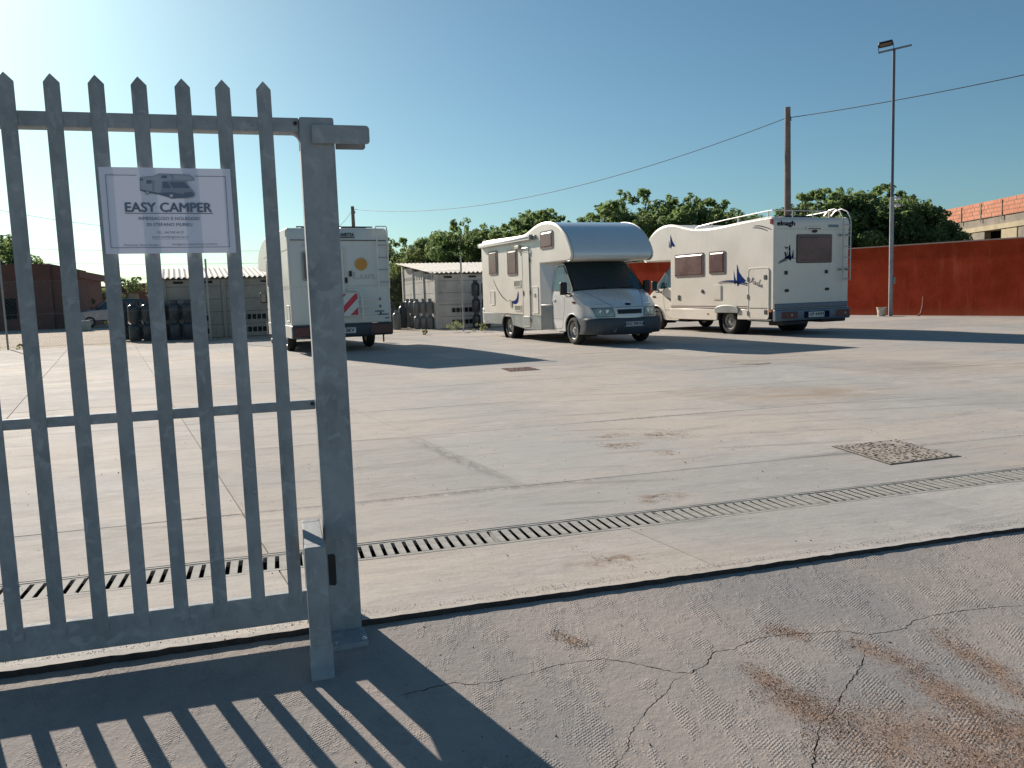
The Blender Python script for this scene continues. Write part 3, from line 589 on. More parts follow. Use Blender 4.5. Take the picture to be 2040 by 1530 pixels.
def wheel(par, x, y, side, rad=.335, wid=.215, z_=None, cover=False):
    "side = +1 when the wheel's outer face looks towards +y"
    z_ = rad if z_ is None else z_
    w = bpy.data.objects.new('wheel', None); COL.objects.link(w); w.parent = par; w.location = (x, y, z_); w.rotation_euler = (0, random.uniform(0, 1.2), 0)
    s = side; h = wid/2
    pr = [(rad*.60, -h*.72), (rad*.66, -h*.95), (rad*.86, -h), (rad*.965, -h*.80), (rad, -h*.55), (rad, h*.55), (rad*.965, h*.80), (rad*.86, h), (rad*.66, h*.95), (rad*.60, h*.72)]
    MB().lathe([(a, b*s) for a, b in pr], 40, 'y', close=False).build('tyre', RUB, w, smooth=True, angle=50)
    pr = [(rad*.62, -h*.7), (rad*.62, h*.72), (rad*.595, h*.80), (rad*.56, h*.70), (rad*.52, h*.32), (rad*.36, h*.30), (rad*.30, h*.52), (rad*.16, h*.58), (rad*.15, h*.82), (.001, h*.85)]
    MB().lathe([(a, b*s) for a, b in pr], 36, 'y').build('rim', RIM, w, smooth=True, angle=40)
    m_ = MB()
    for k in range(8):
        a = k*math.pi/4; m_.lathe([(rad*.052, h*.335*s), (rad*.05, h*.35*s), (.001, h*.352*s)], 8, 'y', (rad*.44*math.cos(a), 0, rad*.44*math.sin(a)))
    m_.build('rim_holes', BLK, w)
    return w
def lathe_body(): pass
# ---- cab of the van, front axle at x=0, nose towards +x, width along y
PROF = smooth_poly([(1.035, .60), (1.03, .68), (1.0, .80), (.955, .875), (.80, .985), (.55, 1.125), (.28, 1.245), (.14, 1.315), (-.12, 1.565), (-.40, 1.80), (-.58, 1.95), (-.80, 2.03), (-1.1, 2.06)], 6)
BACK = lambda x, z_: .25*max(0, min(1, (x+.5)/1.3))**1.0+.05
def cab_hw(x, z_):
    w = .985
    if z_ > 1.18: w -= (z_-1.18)*.15
    if z_ < .55: w -= (.55-z_)*.12
    if x > .15: w -= .42*(x-.15)**2
    return w
def cab_pt(i_f, v, off=0.):
    "i_f: fractional index on the profile; v in [-1, 1]"
    n_ = len(PROF)-1; i_f = max(0, min(n_-1e-6, i_f)); i = int(i_f); t_ = i_f-i
    x = PROF[i][0]*(1-t_)+PROF[i+1][0]*t_; z_ = PROF[i][1]*(1-t_)+PROF[i+1][1]*t_
    dx, dz = PROF[i+1][0]-PROF[i][0], PROF[i+1][1]-PROF[i][1]; L = math.hypot(dx, dz); nx, nz = dz/L, -dx/L
    a = abs(v)**2.6; xe = x-BACK(x, z_)*a; ze = z_-(.040*a if z_ > .95 else .0)
    hw = cab_hw(xe, ze)
    if z_ > 1.9: hw = hw
    ny = v*abs(v)**1.5*.55
    return Vector((xe+nx*off, v*hw+ny*off*1.2, ze+nz*off))
def idx_z(zz):
    for i in range(len(PROF)-1):
        if PROF[i][1] <= zz <= PROF[i+1][1]: return i+(zz-PROF[i][1])/(PROF[i+1][1]-PROF[i][1])
    return len(PROF)-1
def patch(i0, i1, v0, v1, off, nu=10, nv=12, taper=None):
    def fn(u, w):
        i = i0+(i1-i0)*u; a, b = v0, v1
        if taper: a, b = v0+(taper[0]-v0)*u, v1+(taper[1]-v1)*u
        return cab_pt(i, a+(b-a)*w, off)
    return MB().grid(fn, nu, nv)
def side_panel(poly, off, s, name, mat, par, th=.004, fixed=None):
    "flat-ish outline wrapped on the cab flank, s=+1/-1"
    m_ = MB(); n_ = len(poly); cx = sum(p[0] for p in poly)/n_; cz = sum(p[1] for p in poly)/n_
    vs = [(x, s*(cab_hw(x, z_)+off), z_) for x, z_ in poly]; vi = [(x, s*(cab_hw(x, z_)+off-th), z_) for x, z_ in poly]
    m_.add(vs+vi+[(cx, s*(cab_hw(cx, cz)+off), cz)], [(i, (i+1) % n_, 2*n_) for i in range(n_)]+[(i, (i+1) % n_, n_+(i+1) % n_, n_+i) for i in range(n_)])
    return m_.build(name, mat, par, smooth=True, angle=30)
def strip(pts, w, off, s, name, mat, par):
    m_ = MB()
    for (x0, z0), (x1, z1) in zip(pts, pts[1:]):
        L = math.hypot(x1-x0, z1-z0) or 1; nx, nz = -(z1-z0)/L*w/2, (x1-x0)/L*w/2
        m_.add([(x0+nx, s*(cab_hw(x0, z0)+off), z0+nz), (x0-nx, s*(cab_hw(x0, z0)+off), z0-nz), (x1-nx, s*(cab_hw(x1, z1)+off), z1-nz), (x1+nx, s*(cab_hw(x1, z1)+off), z1+nz)], [(0, 1, 2, 3)])
    return m_.build(name, mat, par)
def make_cab(par, back=-1.25, dx=0, arch=.405, paint=None, decal=False):
    paint = paint or CABW
    c = bpy.data.objects.new('cab', None)
    # shell
    n_ = len(PROF)-1; m_ = MB(); NV = 20
    m_.grid(lambda u, w: cab_pt(u*n_, -1+2*w), 72, NV)
    cab = None
    for s in (-1, 1):
        rowsv = []
        for k in range(73):
            e = cab_pt(k/72*n_, s*1.0); rowsv.append(e)
        ex = rowsv[-1]
        for k in range(1, 5): rowsv.append(Vector((ex.x+(back-ex.x)*k/4, s*cab_hw(-1, ex.z), ex.z)))
        def zb_(x):
            z0 = .30
            if abs(x) < arch: z0 = max(z0, .33+math.sqrt(arch**2-x**2))
            return z0
        pts = []
        for e in rowsv:
            b = min(zb_(e.x), e.z-.01); pts.append([Vector((e.x, s*cab_hw(e.x, b+(e.z-b)*q/8), b+(e.z-b)*q/8)) for q in range(9)])
            pts[-1][8] = Vector(e)
        # densify near the arch
        o_ = len(m_.v); M_ = len(pts)
        m_.add([p for rw in pts for p in rw], [(i*9+j, (i+1)*9+j, (i+1)*9+j+1, i*9+j+1) for i in range(M_-1) for j in range(8)])
    body = m_.build('cab_body', paint, par, smooth=True, angle=42)
    # roof to the body box
    e0 = cab_pt(n_, 1.0); MB().grid(lambda u, w: Vector((e0.x+.02+(back-e0.x-.02)*u, (-1+2*w)*e0.y, cab_pt(n_, -1+2*w).z)), 2, 10).build('cab_roof', paint, par, smooth=True)
    # wheel housings (dark inside)
    for s in (-1, 1):
        mm = MB(); A = 14
        arcp = [(arch*1.03*math.cos(math.pi*k/A), .33+arch*1.03*math.sin(math.pi*k/A)) for k in range(A+1)]; arcp = [(arcp[0][0], .2)]+arcp+[(arcp[-1][0], .2)]
        for (a, b), (a2, b2) in zip(arcp, arcp[1:]): mm.add([(a, s*.94, b), (a2, s*.94, b2), (a2, s*.55, b2), (a, s*.55, b)], [(0, 1, 2, 3)])
        mm.add([(a, s*.55, b) for a, b in arcp], [tuple(range(len(arcp)))]); mm.build('wheel_housing', BLK, par)
        # lip of the arch
        lp = [(arch*math.cos(math.pi*k/20), .33+arch*math.sin(math.pi*k/20)) for k in range(21)]
        MB().tube([(a, s*(cab_hw(a, b)+.002), b) for a, b in lp], .016, 6).build('arch_lip', paint, par, smooth=True)
    MB().bx(back, .85, -.6, .6, .24, .40).build('underbody', BLK, par)
    # front bumper, swept round the nose
    m_ = MB(); pf = [(.985, .235), (1.045, .30), (1.075, .42), (1.07, .54), (1.05, .615), (1.0, .632)]
    def bp_(u, w):
        i = u*(len(pf)-1); k = min(int(i), len(pf)-2); t_ = i-k; x = pf[k][0]*(1-t_)+pf[k+1][0]*t_; z_ = pf[k][1]*(1-t_)+pf[k+1][1]*t_
        v = -1+2*w; a = abs(v); xx = x-.20*a**2.4; y = v*1.0
        if a > .86: q = (a-.86)/.14; xx = x-.20*.86**2.4-.50*q**1.0+(.03*math.sin(q*math.pi)); y = math.copysign(.86+.135*math.sin(min(1, q*1.7)*math.pi/2), v)
        if u < .2: z_ += .03*a
        return Vector((xx, y, z_))
    bmp = m_.grid(bp_, 10, 48).build('front_bumper', DGREY, par, smooth=True, angle=60)
    pm = frame3((bp_(.55, .5).x+.009, .0, .0), (0, 1, 0), (0, 0, 1))
    # grille, headlights, windscreen, bonnet seams
    i0, i1 = idx_z(.715), idx_z(.815)
    patch(i0-.35, i1+.25, -.50, .50, .006, 4, 20).build('grille_frame', paint, par, smooth=True)
    gr = patch(i0, i1, -.455, .455, .011, 4, 20).build('grille', BLK, par, smooth=True)
    m_ = MB()
    for q in (.33, .66): m_.tube([cab_pt(i0+(i1-i0)*q, -.45+.9*k/10, .014) for k in range(11)], .004, 4)
    m_.build('grille_bar', DGREY, gr)
    for s in (-1, 1):
        hl = patch(idx_z(.665), idx_z(.850), s*.545, s*.93, .009, 8, 10, (s*.575, s*.975)).build('headlight', LAMP, par, smooth=True)
        m_ = MB(); a0, a1 = idx_z(.66), idx_z(.855)
        loop = [cab_pt(a0, s*(.54+.39*k/8), .011) for k in range(9)]+[cab_pt(a0+(a1-a0)*k/5, s*(.93+.048*k/5), .011) for k in range(6)]+[cab_pt(a1, s*(.978-.41*k/8), .011) for k in range(9)]+[cab_pt(a1-(a1-a0)*k/5, s*(.568-.028*k/5), .011) for k in range(6)]
        m_.tube(loop, .006, 5).build('headlight_rim', BLK, hl, smooth=True)
        p = cab_pt((a0+a1)/2, s*.70, .010); p2 = cab_pt((a0+a1)/2, s*.84, .010)
        for q, rr in ((p, .052), (p2, .040)): MB().lathe([(rr, .0), (rr*.9, .005), (.001, .007)], 16, 'x', q).build('reflector', CHROME, hl, smooth=True)
    i0, i1 = idx_z(1.295), idx_z(1.975)
    patch(i0-.5, i1+.3, -.965, .965, .005, 20, 20).build('windscreen_surround', BLK, par, smooth=True)
    patch(i0+.35, i1-.2, -.925, .925, .011, 20, 20).build('windscreen', GLASS, par, smooth=True)
    for s in (-.55, .25):
        m_ = MB(); a = cab_pt(i0, s, .02); b = cab_pt(i0+1.6, s+.42, .022); m_.tube([a, b], .008, 5); m_.build('wiper', BLK, par)
    m_ = MB()
    ia, ib = idx_z(.865), idx_z(1.27)
    for s in (-1, 1): m_.tube([cab_pt(ia+(ib-ia)*k/10, s*(.50+.30*(k/10)**1.2), .001) for k in range(11)], .004, 4)
    m_.tube([cab_pt(ia, -.50+1.0*k/10, .001) for k in range(11)], .005, 4); m_.build('bonnet_seam', SEAM, par)
    p = cab_pt(idx_z(.925), 0, .012); mat = frame3(p, (0, 1, 0), (cab_pt(idx_z(.95), 0)-cab_pt(idx_z(.90), 0)))
    m_ = MB(); m_.prism([(.078*math.cos(a*.314), .034*math.sin(a*.314)) for a in range(20)], -.004, .004, 'xy'); m_.v = [tuple(mat @ Vector(v)) for v in m_.v]; m_.build('badge', NAVY, par)
    # flanks
    for s in (-1, 1):
        wn = [(-1.03, 1.275), (-1.03, 1.78), (-.98, 1.86), (-.90, 1.885), (-.60, 1.89), (-.36, 1.69), (-.06, 1.40), (.02, 1.31), (.0, 1.20), (-.10, 1.12), (-.30, 1.12), (-.42, 1.22), (-.50, 1.262)]
        side_panel(wn, .003, s, 'window_surround', BLK, par)
        wg = [(-1.0, 1.295), (-1.0, 1.77), (-.95, 1.84), (-.88, 1.862), (-.61, 1.865), (-.40, 1.68), (-.14, 1.42), (-.08, 1.33), (-.14, 1.25), (-.34, 1.24), (-.46, 1.285)]
        side_panel(wg, .007, s, 'side_window', GLASS, par)
        strip([(-.48, 1.28), (-.50, 1.80)], .018, .009, s, 'window_bar', BLK, par)
        strip([(-1.06, .42), (-1.08, 1.0), (-1.08, 1.28), (-1.06, 1.85), (-.9, 1.93), (-.55, 1.93)], .010, .002, s, 'door_seam', SEAM, par)
        strip([(-.42, .80), (-.40, 1.12)], .009, .002, s, 'door_seam', SEAM, par); strip([(-1.06, .60), (-.48, .60)], .007, .002, s, 'door_crease', SEAM, par)
        strip([(-.42, .80), (-.47, .62), (-.52, .45), (-.62, .36), (-1.06, .36)], .008, .002, s, 'door_seam', SEAM, par)
        side_panel(rrect(-1.04, -.90, 1.035, 1.075, .012, 2), .022, s, 'door_handle', CABW, par, .03)
        side_panel([(.02, 1.0), (.05, 1.028), (.17, 1.018), (.20, .99), (.17, .972), (.04, .975)], .012, s, 'side_indicator', DRED, par, .012)
        # mirror
        y = s*(cab_hw(-.1, 1.3)+.17); m_ = MB(); m_.box((-.13, y, 1.33), (.10, .17, .30)); mr = m_.build('mirror', BLK, par, bevel=.028, seg=3)
        m_ = MB(); m_.tube([(-.10, s*(cab_hw(-.1, 1.2)-.01), 1.20), (-.12, y-s*.02, 1.22)], .022, 6); m_.tube([(-.10, s*(cab_hw(-.1, 1.2)-.01), 1.15), (.02, s*(cab_hw(0, 1.2)), 1.17)], .03, 6); m_.build('mirror_arm', BLK, mr)
        MB().box((-.184, y, 1.34), (.006, .13, .24)).build('mirror_glass', GLASS, mr)
        wheel(par, 0, s*.865, s)
    return body
def body_box(par, prof, hw, mat, name='body_shell', bev=.035):
    m_ = MB(); m_.prism(prof, -hw, hw, 'xz'); return m_.build(name, mat, par, bevel=bev, seg=3)
def trim(par, pts, y, r_, mat, name='edge_trim'):
    return MB().tube([(x, y, z_) for x, z_ in pts], r_, 6).build(name, mat, par, smooth=True)
def acrylic(par, x0, x1, z0, z1, y, s, rr=.06, axis='side', blind=False, tilt=0):
    "hinged camper window: frame part with a bulging pane"
    pl = 'xz' if axis == 'side' else 'yz'
    o_ = rrect(x0, x1, z0, z1, rr); i_ = rrect(x0+.035, x1-.035, z0+.035, z1-.035, max(.012, rr-.02))
    fr = ring(o_, i_, y-.002*s, y+.020*s, pl).build('window', WFRAME, par, smooth=True, angle=40)
    m_ = MB(); pn = rrect(x0+.034, x1-.034, z0+.034, z1-.034, max(.012, rr-.02)); p2 = rrect(x0+.075, x1-.075, z0+.07, z1-.07, max(.01, rr-.035)); n_ = len(pn)
    def P(a, b, h): return (a, h, b) if pl == 'xz' else (h, a, b)
    m_.add([P(*q, y+.016*s) for q in pn]+[P(*q, y+.032*s) for q in p2], [(i, (i+1) % n_, n_+(i+1) % n_, n_+i) for i in range(n_)]+[tuple(range(n_, 2*n_))])
    m_.build('pane', ACRYL, fr)
    m_ = MB(); e = rrect(x0+.045, x1-.045, z0+.045, z1-.045, max(.012, rr-.03))
    return fr
def hatch(par, x0, x1, z0, z1, y, s, name='locker_door', mat=None, rr=.035, axis='side', lift=.010):
    pl = 'xz' if axis == 'side' else 'yz'; mat = mat or WHITE
    fr = ring(rrect(x0, x1, z0, z1, rr), rrect(x0+.022, x1-.022, z0+.022, z1-.022, max(.01, rr-.015)), y-.002*s, y+.016*s, pl).build(name, mat, par, bevel=.003, seg=1)
    MB().prism(rrect(x0+.027, x1-.027, z0+.027, z1-.027, max(.01, rr-.018)), y+.0005*s, y+lift*s, pl).build('panel', mat, fr, bevel=.003, seg=1)
    ring(rrect(x0+.020, x1-.020, z0+.020, z1-.020, max(.01, rr-.014)), rrect(x0+.028, x1-.028, z0+.028, z1-.028, max(.009, rr-.019)), y, y+.003*s, pl).build('gap', SEAM, fr)
    return fr
def lines(par, pts, w, y, s, mat, name, axis='side', taper=True):
    m_ = MB(); n_ = len(pts)
    for i in range(n_-1):
        (x0, z0), (x1, z1) = pts[i], pts[i+1]; L = math.hypot(x1-x0, z1-z0) or 1; nx, nz = -(z1-z0)/L, (x1-x0)/L
        w0 = w/2*(math.sin(math.pi*(i+.35)/(n_+.2))**.5 if taper else 1); w1 = w/2*(math.sin(math.pi*(i+1.35)/(n_+.2))**.5 if taper and i+1.35 < n_+.2 else (1 if not taper else .2))
        q = [(x0+nx*w0, z0+nz*w0), (x0-nx*w0, z0-nz*w0), (x1-nx*w1, z1-nz*w1), (x1+nx*w1, z1+nz*w1)]
        m_.add([(a, y, b) if axis == 'side' else (y, a, b) for a, b in q], [(0, 1, 2, 3)])
    return m_.build(name, mat, par)
def decal(par, poly, y, mat, name, axis='side'):
    m_ = MB(); n_ = len(poly); m_.add([(a, y, b) if axis == 'side' else (y, a, b) for a, b in poly], [tuple(range(n_))]); return m_.build(name, mat, par)
TILT = (R(.09)*0, 0, 0)
def place(name, label, O, lat, hw, rotz, group='motorhomes parked in the yard'):
    loc = Vector((O[0]+hw*lat[0], O[1]+hw*lat[1], 0)); loc.z = gz(loc.x, loc.y)
    n_ = Vector((.0015, -.0115, 1)).normalized(); q = Vector((0, 0, 1)).rotation_difference(n_).to_matrix()
    m3 = q @ Matrix.Rotation(rotz, 3, 'Z')
    return thing(name, label, 'motorhome', loc, m3.to_euler(), group)
def bottle_wheels(): pass

# ---- middle motorhome (nose towards the gate)
HW = 1.10
th = R(6); Wl = (math.cos(th), math.sin(th)); Fl = (math.sin(th), -math.cos(th))
O = (6.624-.225*Fl[0]*1, 17.688-.225*Fl[1]*1)   # side line abreast of the front axle
A = place('motorhome', 'white motorhome facing the gate with a rounded overcab, awning and silver-grey skirts', O, Wl, HW, R(-84))
top = smooth_poly([(-5.73, 2.60), (-5.70, 2.70), (-5.62, 2.765), (-5.4, 2.775), (-4.2, 2.76), (-2.9, 2.735), (-2.45, 2.75), (-2.1, 2.83), (-1.75, 2.91), (-1.35, 2.955), (-.95, 2.94), (-.6, 2.87), (-.3, 2.74), (-.03, 2.55), (.16, 2.34), (.26, 2.16), (.255, 2.05), (.17, 1.985), (.05, 1.965)], 4)
prof = [(-1.5, 1.965), (-1.5, .60), (-5.73, .60)]+top
body_box(A, prof, HW, CREAM)
capc = [p for p in top if p[0] > -1.35 and p[1] > 2.0]
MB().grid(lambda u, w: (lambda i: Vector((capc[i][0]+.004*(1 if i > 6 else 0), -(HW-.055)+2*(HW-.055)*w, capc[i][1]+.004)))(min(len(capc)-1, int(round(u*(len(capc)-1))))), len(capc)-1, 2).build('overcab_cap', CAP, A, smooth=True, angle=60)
for s in (-1, 1):
    trim(A, [(x, z_) for x, z_ in top], s*(HW-.022), .016, WHITE)
    trim(A, [(x*1.0+.0, z_-.004) for x, z_ in top[48:]], s*(HW-.055), .006, SEAM, 'edge_seam')
    # skirts with the rear wheel arch
    AX = -3.80
    arc = [(AX+.42*math.cos(math.pi*k/12), .33+.40*math.sin(math.pi*k/12)*.9) for k in range(13)]
    sk = [(-5.68, .70), (-5.68, .48), (-5.55, .39)]+[(AX-.42, .38)]+arc[::-1][1:-1]+[(AX+.42, .38), (-2.46, .30), (-2.02, .30), (-1.5, .30), (-1.5, .655), (-3.0, .672)]
    MB().prism(sk, s*(HW-.028), s*(HW+.012), 'xz').build('skirt', SKIRT, A, bevel=.006, seg=1)
    for xx in (-3.30, -2.48, -2.02): lines(A, [(xx, .66), (xx, .36)], .012, s*(HW+.014), s, SEAM, 'skirt_seam', taper=False)
    for xx in (-5.3, -3.05, -1.8): MB().lathe([(.022, 0), (.02, .006), (.001, .008)], 12, 'y', (xx, s*(HW+.013), .50)).build('skirt_lock', CHROME, A)
    lines(A, [(-5.7, .70), (-1.52, .665)], .012, s*(HW+.004), s, SEAM, 'seam', taper=False)
    # fairing between body and cab
    yt = cab_hw(-1.1, 1.95)+.012; m_ = MB(); m_.add([(-1.5, s*HW, .95), (-1.5, s*.8, .95), (-1.09, s*.8, .95), (-1.10, s*1.0, .95), (-1.5, s*HW, 1.962), (-1.5, s*.8, 1.962), (-1.09, s*.8, 1.962), (-1.10, s*yt, 1.962), (-1.10, s*1.0, 1.25)],
        [(0, 1, 2, 3), (4, 7, 6, 5), (0, 4, 5, 1), (1, 5, 6, 2), (2, 6, 7, 8, 3), (0, 3, 8, 7, 4)]); m_.build('cab_fairing', CABW, A)
    m_ = MB(); m_.prism([(-1.5, s*(HW+.012)), (-1.5, s*.9), (-1.02, s*.9), (-1.06, s*1.0)], .33, .947, 'xy'); m_.build('cab_fairing', SKIRT, A, bevel=.012)
    for w_ in (.86,): wheel(A, AX, s*(HW-.17), s, .335, .22)
    MB().lathe([(.42, -.30*s), (.42, 0)], 20, 'y', (AX, s*(HW-.03), .36), close=False).build('wheel_housing', BLK, A)
m_ = MB(); m_.prism([(-5.77, .42), (-5.70, .36), (-5.60, .36), (-5.60, .80), (-5.745, .84), (-5.77, .80)], -HW-.008, HW+.008, 'xz'); m_.build('rear_bumper', WHITE, A, bevel=.02)
MB().bx(-5.5, -1.4, -.75, .75, .33, .59).build('underbody', BLK, A)
make_cab(A, -1.52)
Y = -HW
acrylic(A, -5.09, -4.42, 1.78, 2.47, Y, -1); acrylic(A, -3.66, -2.98, 1.73, 2.42, Y, -1); acrylic(A, -1.44, -.70, 2.31, 2.75, Y, -1, .07)
dr_ = hatch(A, -2.62, -2.16, .36, 2.32, Y-.010, -1, 'entrance_door', CREAM, .06); MB().bx(-2.58, -2.53, Y-.035, Y-.018, 1.18, 1.30).build('handle', BLK, dr_)
m_ = MB(); m_.tube([(-2.66, Y-.02, 2.22), (-2.64, Y-.03, 2.36), (-2.55, Y-.035, 2.41), (-2.2, Y-.035, 2.41), (-2.13, Y-.03, 2.35), (-2.12, Y-.02, 2.20)], .014, 6); m_.build('rain_gutter', ALU, A, smooth=True)
for zz in (2.1, 1.25, .55): MB().bx(-2.155, -2.13, Y-.03, Y-.012, zz-.05, zz+.05).build('hinge', SEAM, dr_)
lk = hatch(A, -2.03, -1.65, .72, 1.40, Y, -1, 'locker_door', WHITE); MB().lathe([(.055, 0), (.05, -.012), (.001, -.014)], 16, 'y', (-1.84, Y-.012, 1.18)).build('lock', CHROME, lk)
hatch(A, -5.05, -4.72, .92, 1.33, Y, -1, 'service_flap', CREAM)
for z0, z1 in ((1.40, 1.60), (.76, .94)):
    v_ = ring(rrect(-3.24, -2.76, z0, z1, .015), rrect(-3.21, -2.79, z0+.03, z1-.03, .01), Y+.001, Y-.014, 'xz').build('vent', CREAM, A)
    MB().bx(-3.21, -2.79, Y-.004, Y-.001, z0+.03, z1-.03).build('vent_back', GREYV, v_)
    m_ = MB()
    for k in range(5): zz = z0+.045+k*(z1-z0-.08)/4; m_.bx(-3.205, -2.795, Y-.011, Y-.005, zz-.006, zz+.006)
    m_.build('louvre', GREYV, v_)
MB().prism(rrect(-3.52, -3.40, .86, 1.06, .055), Y+.001, Y-.018, 'xz').build('filler_cap', GREYV, A, bevel=.004)
m_ = MB(); m_.lathe([(.055, -5.62), (.068, -5.60), (.068, -1.92), (.055, -1.90)], 14, 'x', (0, Y-.065, 2.655)); m_.bx(-5.6, -1.92, Y-.07, Y-.002, 2.655, 2.71); m_.bx(-5.62, -1.9, Y-.125, Y-.03, 2.60, 2.63); m_.build('awning', WHITE, A, smooth=True)
for xx in (-5.64, -1.87): MB().bx(xx-.03, xx+.03, Y-.13, Y-.001, 2.59, 2.72).build('awning_bracket', SKIRT, A, bevel=.012)
MB().bx(-1.83, -1.70, Y-.05, Y-.001, 2.60, 2.70).build('awning_crank', SKIRT, A, bevel=.01)
MB().bx(-3.02, -2.70, Y-.07, Y-.001, 2.40, 2.51).build('awning_light', simple('yellowed_lamp', (.50, .45, .30), .4), A, bevel=.025, seg=3)
cv = smooth_poly([(-4.80, 1.66), (-4.55, 1.42), (-4.15, 1.17), (-3.72, 1.02)], 5); lines(A, cv, .030, Y-.003, -1, NAVY, 'decal_stroke')
decal(A, smooth_poly([(-3.52, 1.02), (-3.25, 1.05), (-3.08, 1.12), (-2.98, 1.30), (-2.94, 1.18), (-3.0, 1.02), (-3.14, .955), (-3.34, .965)], 3), Y-.003, BLUE, 'decal_crescent')
decal(A, [(-3.64, 1.045), (-3.50, 1.05), (-3.50, 1.065), (-3.64, 1.06)], Y-.003, NAVY, 'decal_dash')
t_ = MB(); t_.lathe([(.0, .06), (.22, .05), (.30, .02), (.30, 0)], 20, 'z', (-3.1, .0, 2.80), close=False); t_.build('satellite_dish', SKIRT, A, smooth=True); MB().bx(-3.16, -3.04, -.06, .06, 2.73, 2.82).build('dish_mount', BLK, A)
MB().bx(-2.6, -2.0, -.3, .3, 2.73, 2.80).build('skylight', CREAM, A, bevel=.02)
MB().prism(rrect(-2.59, -2.19, .385, .64, .03), Y-.030, Y-.014, 'xz').build('door_kick_panel', SKIRT, A, bevel=.006)
pf_ = frame3((1.082, .07, .445), (0, 1, 0), (0, 0, 1)); MB().bx(1.070, 1.080, -.20, .34, .425, .535).build('number_plate', simple('shaded_plate', (.42, .42, .42), .5), A, bevel=.003, seg=1)  # white plate greyed to paint in the shade on the nose
text('plate_lettering', 'DC 581LJ', A, NAVY, frame3((1.0815, .07, .448), (0, 1, 0), (0, 0, 1)), width=.44, height=.066, bold=.003)
for v in (-.20, .335): MB().bx(1.0803, 1.0810, v if v < 0 else v-.035, v+.035 if v < 0 else v, .43, .53).build('plate_band', NAVY, A)
m_ = MB(); m_.tube([(1.06+.01*math.cos(a*.6), -.43+.025*math.sin(a*.6), .36+.045*math.cos(a*.6)) for a in range(9)], .008, 6); m_.build('towing_eye', ALU, A, smooth=True)

# ---- right-hand motorhome (tail towards the gate)
HW2 = 1.20
th = R(7); W2 = (math.cos(th), math.sin(th)); F2 = (-math.sin(th), math.cos(th)); AXS = 3.63
O2 = (11.486+AXS*F2[0], 19.034+AXS*F2[1])
B = place('motorhome', 'cream motorhome seen from behind with blue sail decals, roof rail and rear ladder', O2, W2, HW2, R(97))
top2 = smooth_poly([(-5.47, 2.62), (-5.46, 2.78), (-5.40, 2.875), (-5.28, 2.905), (-4.6, 2.89), (-3.9, 2.855), (-3.2, 2.82), (-2.6, 2.83), (-2.15, 2.87), (-1.7, 2.96), (-1.3, 3.05), (-.95, 3.075), (-.6, 3.04), (-.3, 2.95), (0, 2.78), (.18, 2.55), (.28, 2.30), (.36, 2.15), (.33, 2.085), (.2, 2.06)], 4)
body_box(B, [(-1.08, 2.06), (-1.08, .64), (-5.47, .64)]+top2, HW2, CREAM)
Y = HW2
for s in (-1, 1):
    trim(B, top2, s*(HW2-.02), .015, CREAM)
    AX = -3.71
    sk = [(-1.06, .66), (-1.06, .42), (-1.2, .36), (AX+.46, .36), (AX+.44, .62), (AX+.44, .665)]
    MB().prism(sk, s*(HW2-.03), s*(HW2+.012), 'xz').build('skirt', CREAM, B, bevel=.012)
    MB().prism([(AX-.40, .665), (AX-.40, .40), (-4.62, .40), (-4.62, .665)], s*(HW2-.03), s*(HW2+.012), 'xz').build('skirt', CREAM, B, bevel=.012)
    for zz, w_, mt in ((.735, .014, MAROON), (.700, .016, CREAM), (.672, .012, MAROON)):
        MB().bx(-5.4 if s < 0 else -4.66, -1.08, s*(HW2+.001), s*(HW2+.010), zz-w_/2, zz+w_/2).build('trim_line', mt, B)
    ap = smooth_poly([(AX-.47, .56), (AX-.45, .70), (AX-.2, .765), (AX+.15, .77), (AX+.48, .70), (AX+.50, .56)], 4)
    MB().prism(ap, s*(HW2-.01), s*(HW2+.05), 'xz').build('wheel_spat', SKIRT, B, bevel=.015)
    wheel(B, AX, s*(HW2-.16), s, .335, .22); wheel(B, AX, s*(HW2-.42), s, .335, .22)
    MB().lathe([(.42, -.35*s), (.42, -.02*s)], 20, 'y', (AX, s*HW2, .36), close=False).build('wheel_housing', BLK, B)
    m_ = MB(); m_.prism([(-1.1, s*HW2), (-1.1, s*.9), (-1.07, s*.9), (-1.075, s*1.0)], .42, 2.055, 'xy'); m_.build('cab_fairing', CREAM, B, bevel=.01)
MB().bx(-5.3, -1.0, -.75, .75, .33, .63).build('underbody', BLK, B)
make_cab(B, -1.10, paint=CREAM)
acrylic(B, -2.68, -1.33, 1.56, 2.20, Y, 1, .04); acrylic(B, -3.60, -2.93, 1.60, 2.20, Y, 1, .04)
gd = hatch(B, -5.30, -4.53, .42, 1.70, Y+.004, 1, 'garage_door', CREAM, .09)
MB().bx(-5.25, -4.58, Y+.016, Y+.022, .693, .703).build('seam', SEAM, gd)
for xx, z_ in ((-5.17, 1.46), (-5.19, .60)): MB().bx(xx-.05, xx+.05, Y+.012, Y+.026, z_-.055, z_+.055).build('lock', BLK, gd, bevel=.006)
for z_ in (1.42, .98, .56): MB().bx(-4.545, -4.515, Y+.012, Y+.034, z_-.06, z_+.06).build('hinge', SEAM, gd, bevel=.004)
MB().bx(-5.33, -4.50, Y-.05, Y-.001, .385, .42).build('door_sill', CREAM, B)
hatch(B, -3.45, -3.10, .90, 1.30, Y, 1, 'service_flap', CREAM, .03, lift=.02)
MB().lathe([(.055, 0), (.05, .02), (.001, .022)], 16, 'y', (-2.62, Y, 1.14)).build('water_inlet', BLK, B); MB().bx(-1.56, -1.46, Y, Y+.02, .90, 1.04).build('socket', SEAM, B, bevel=.005)
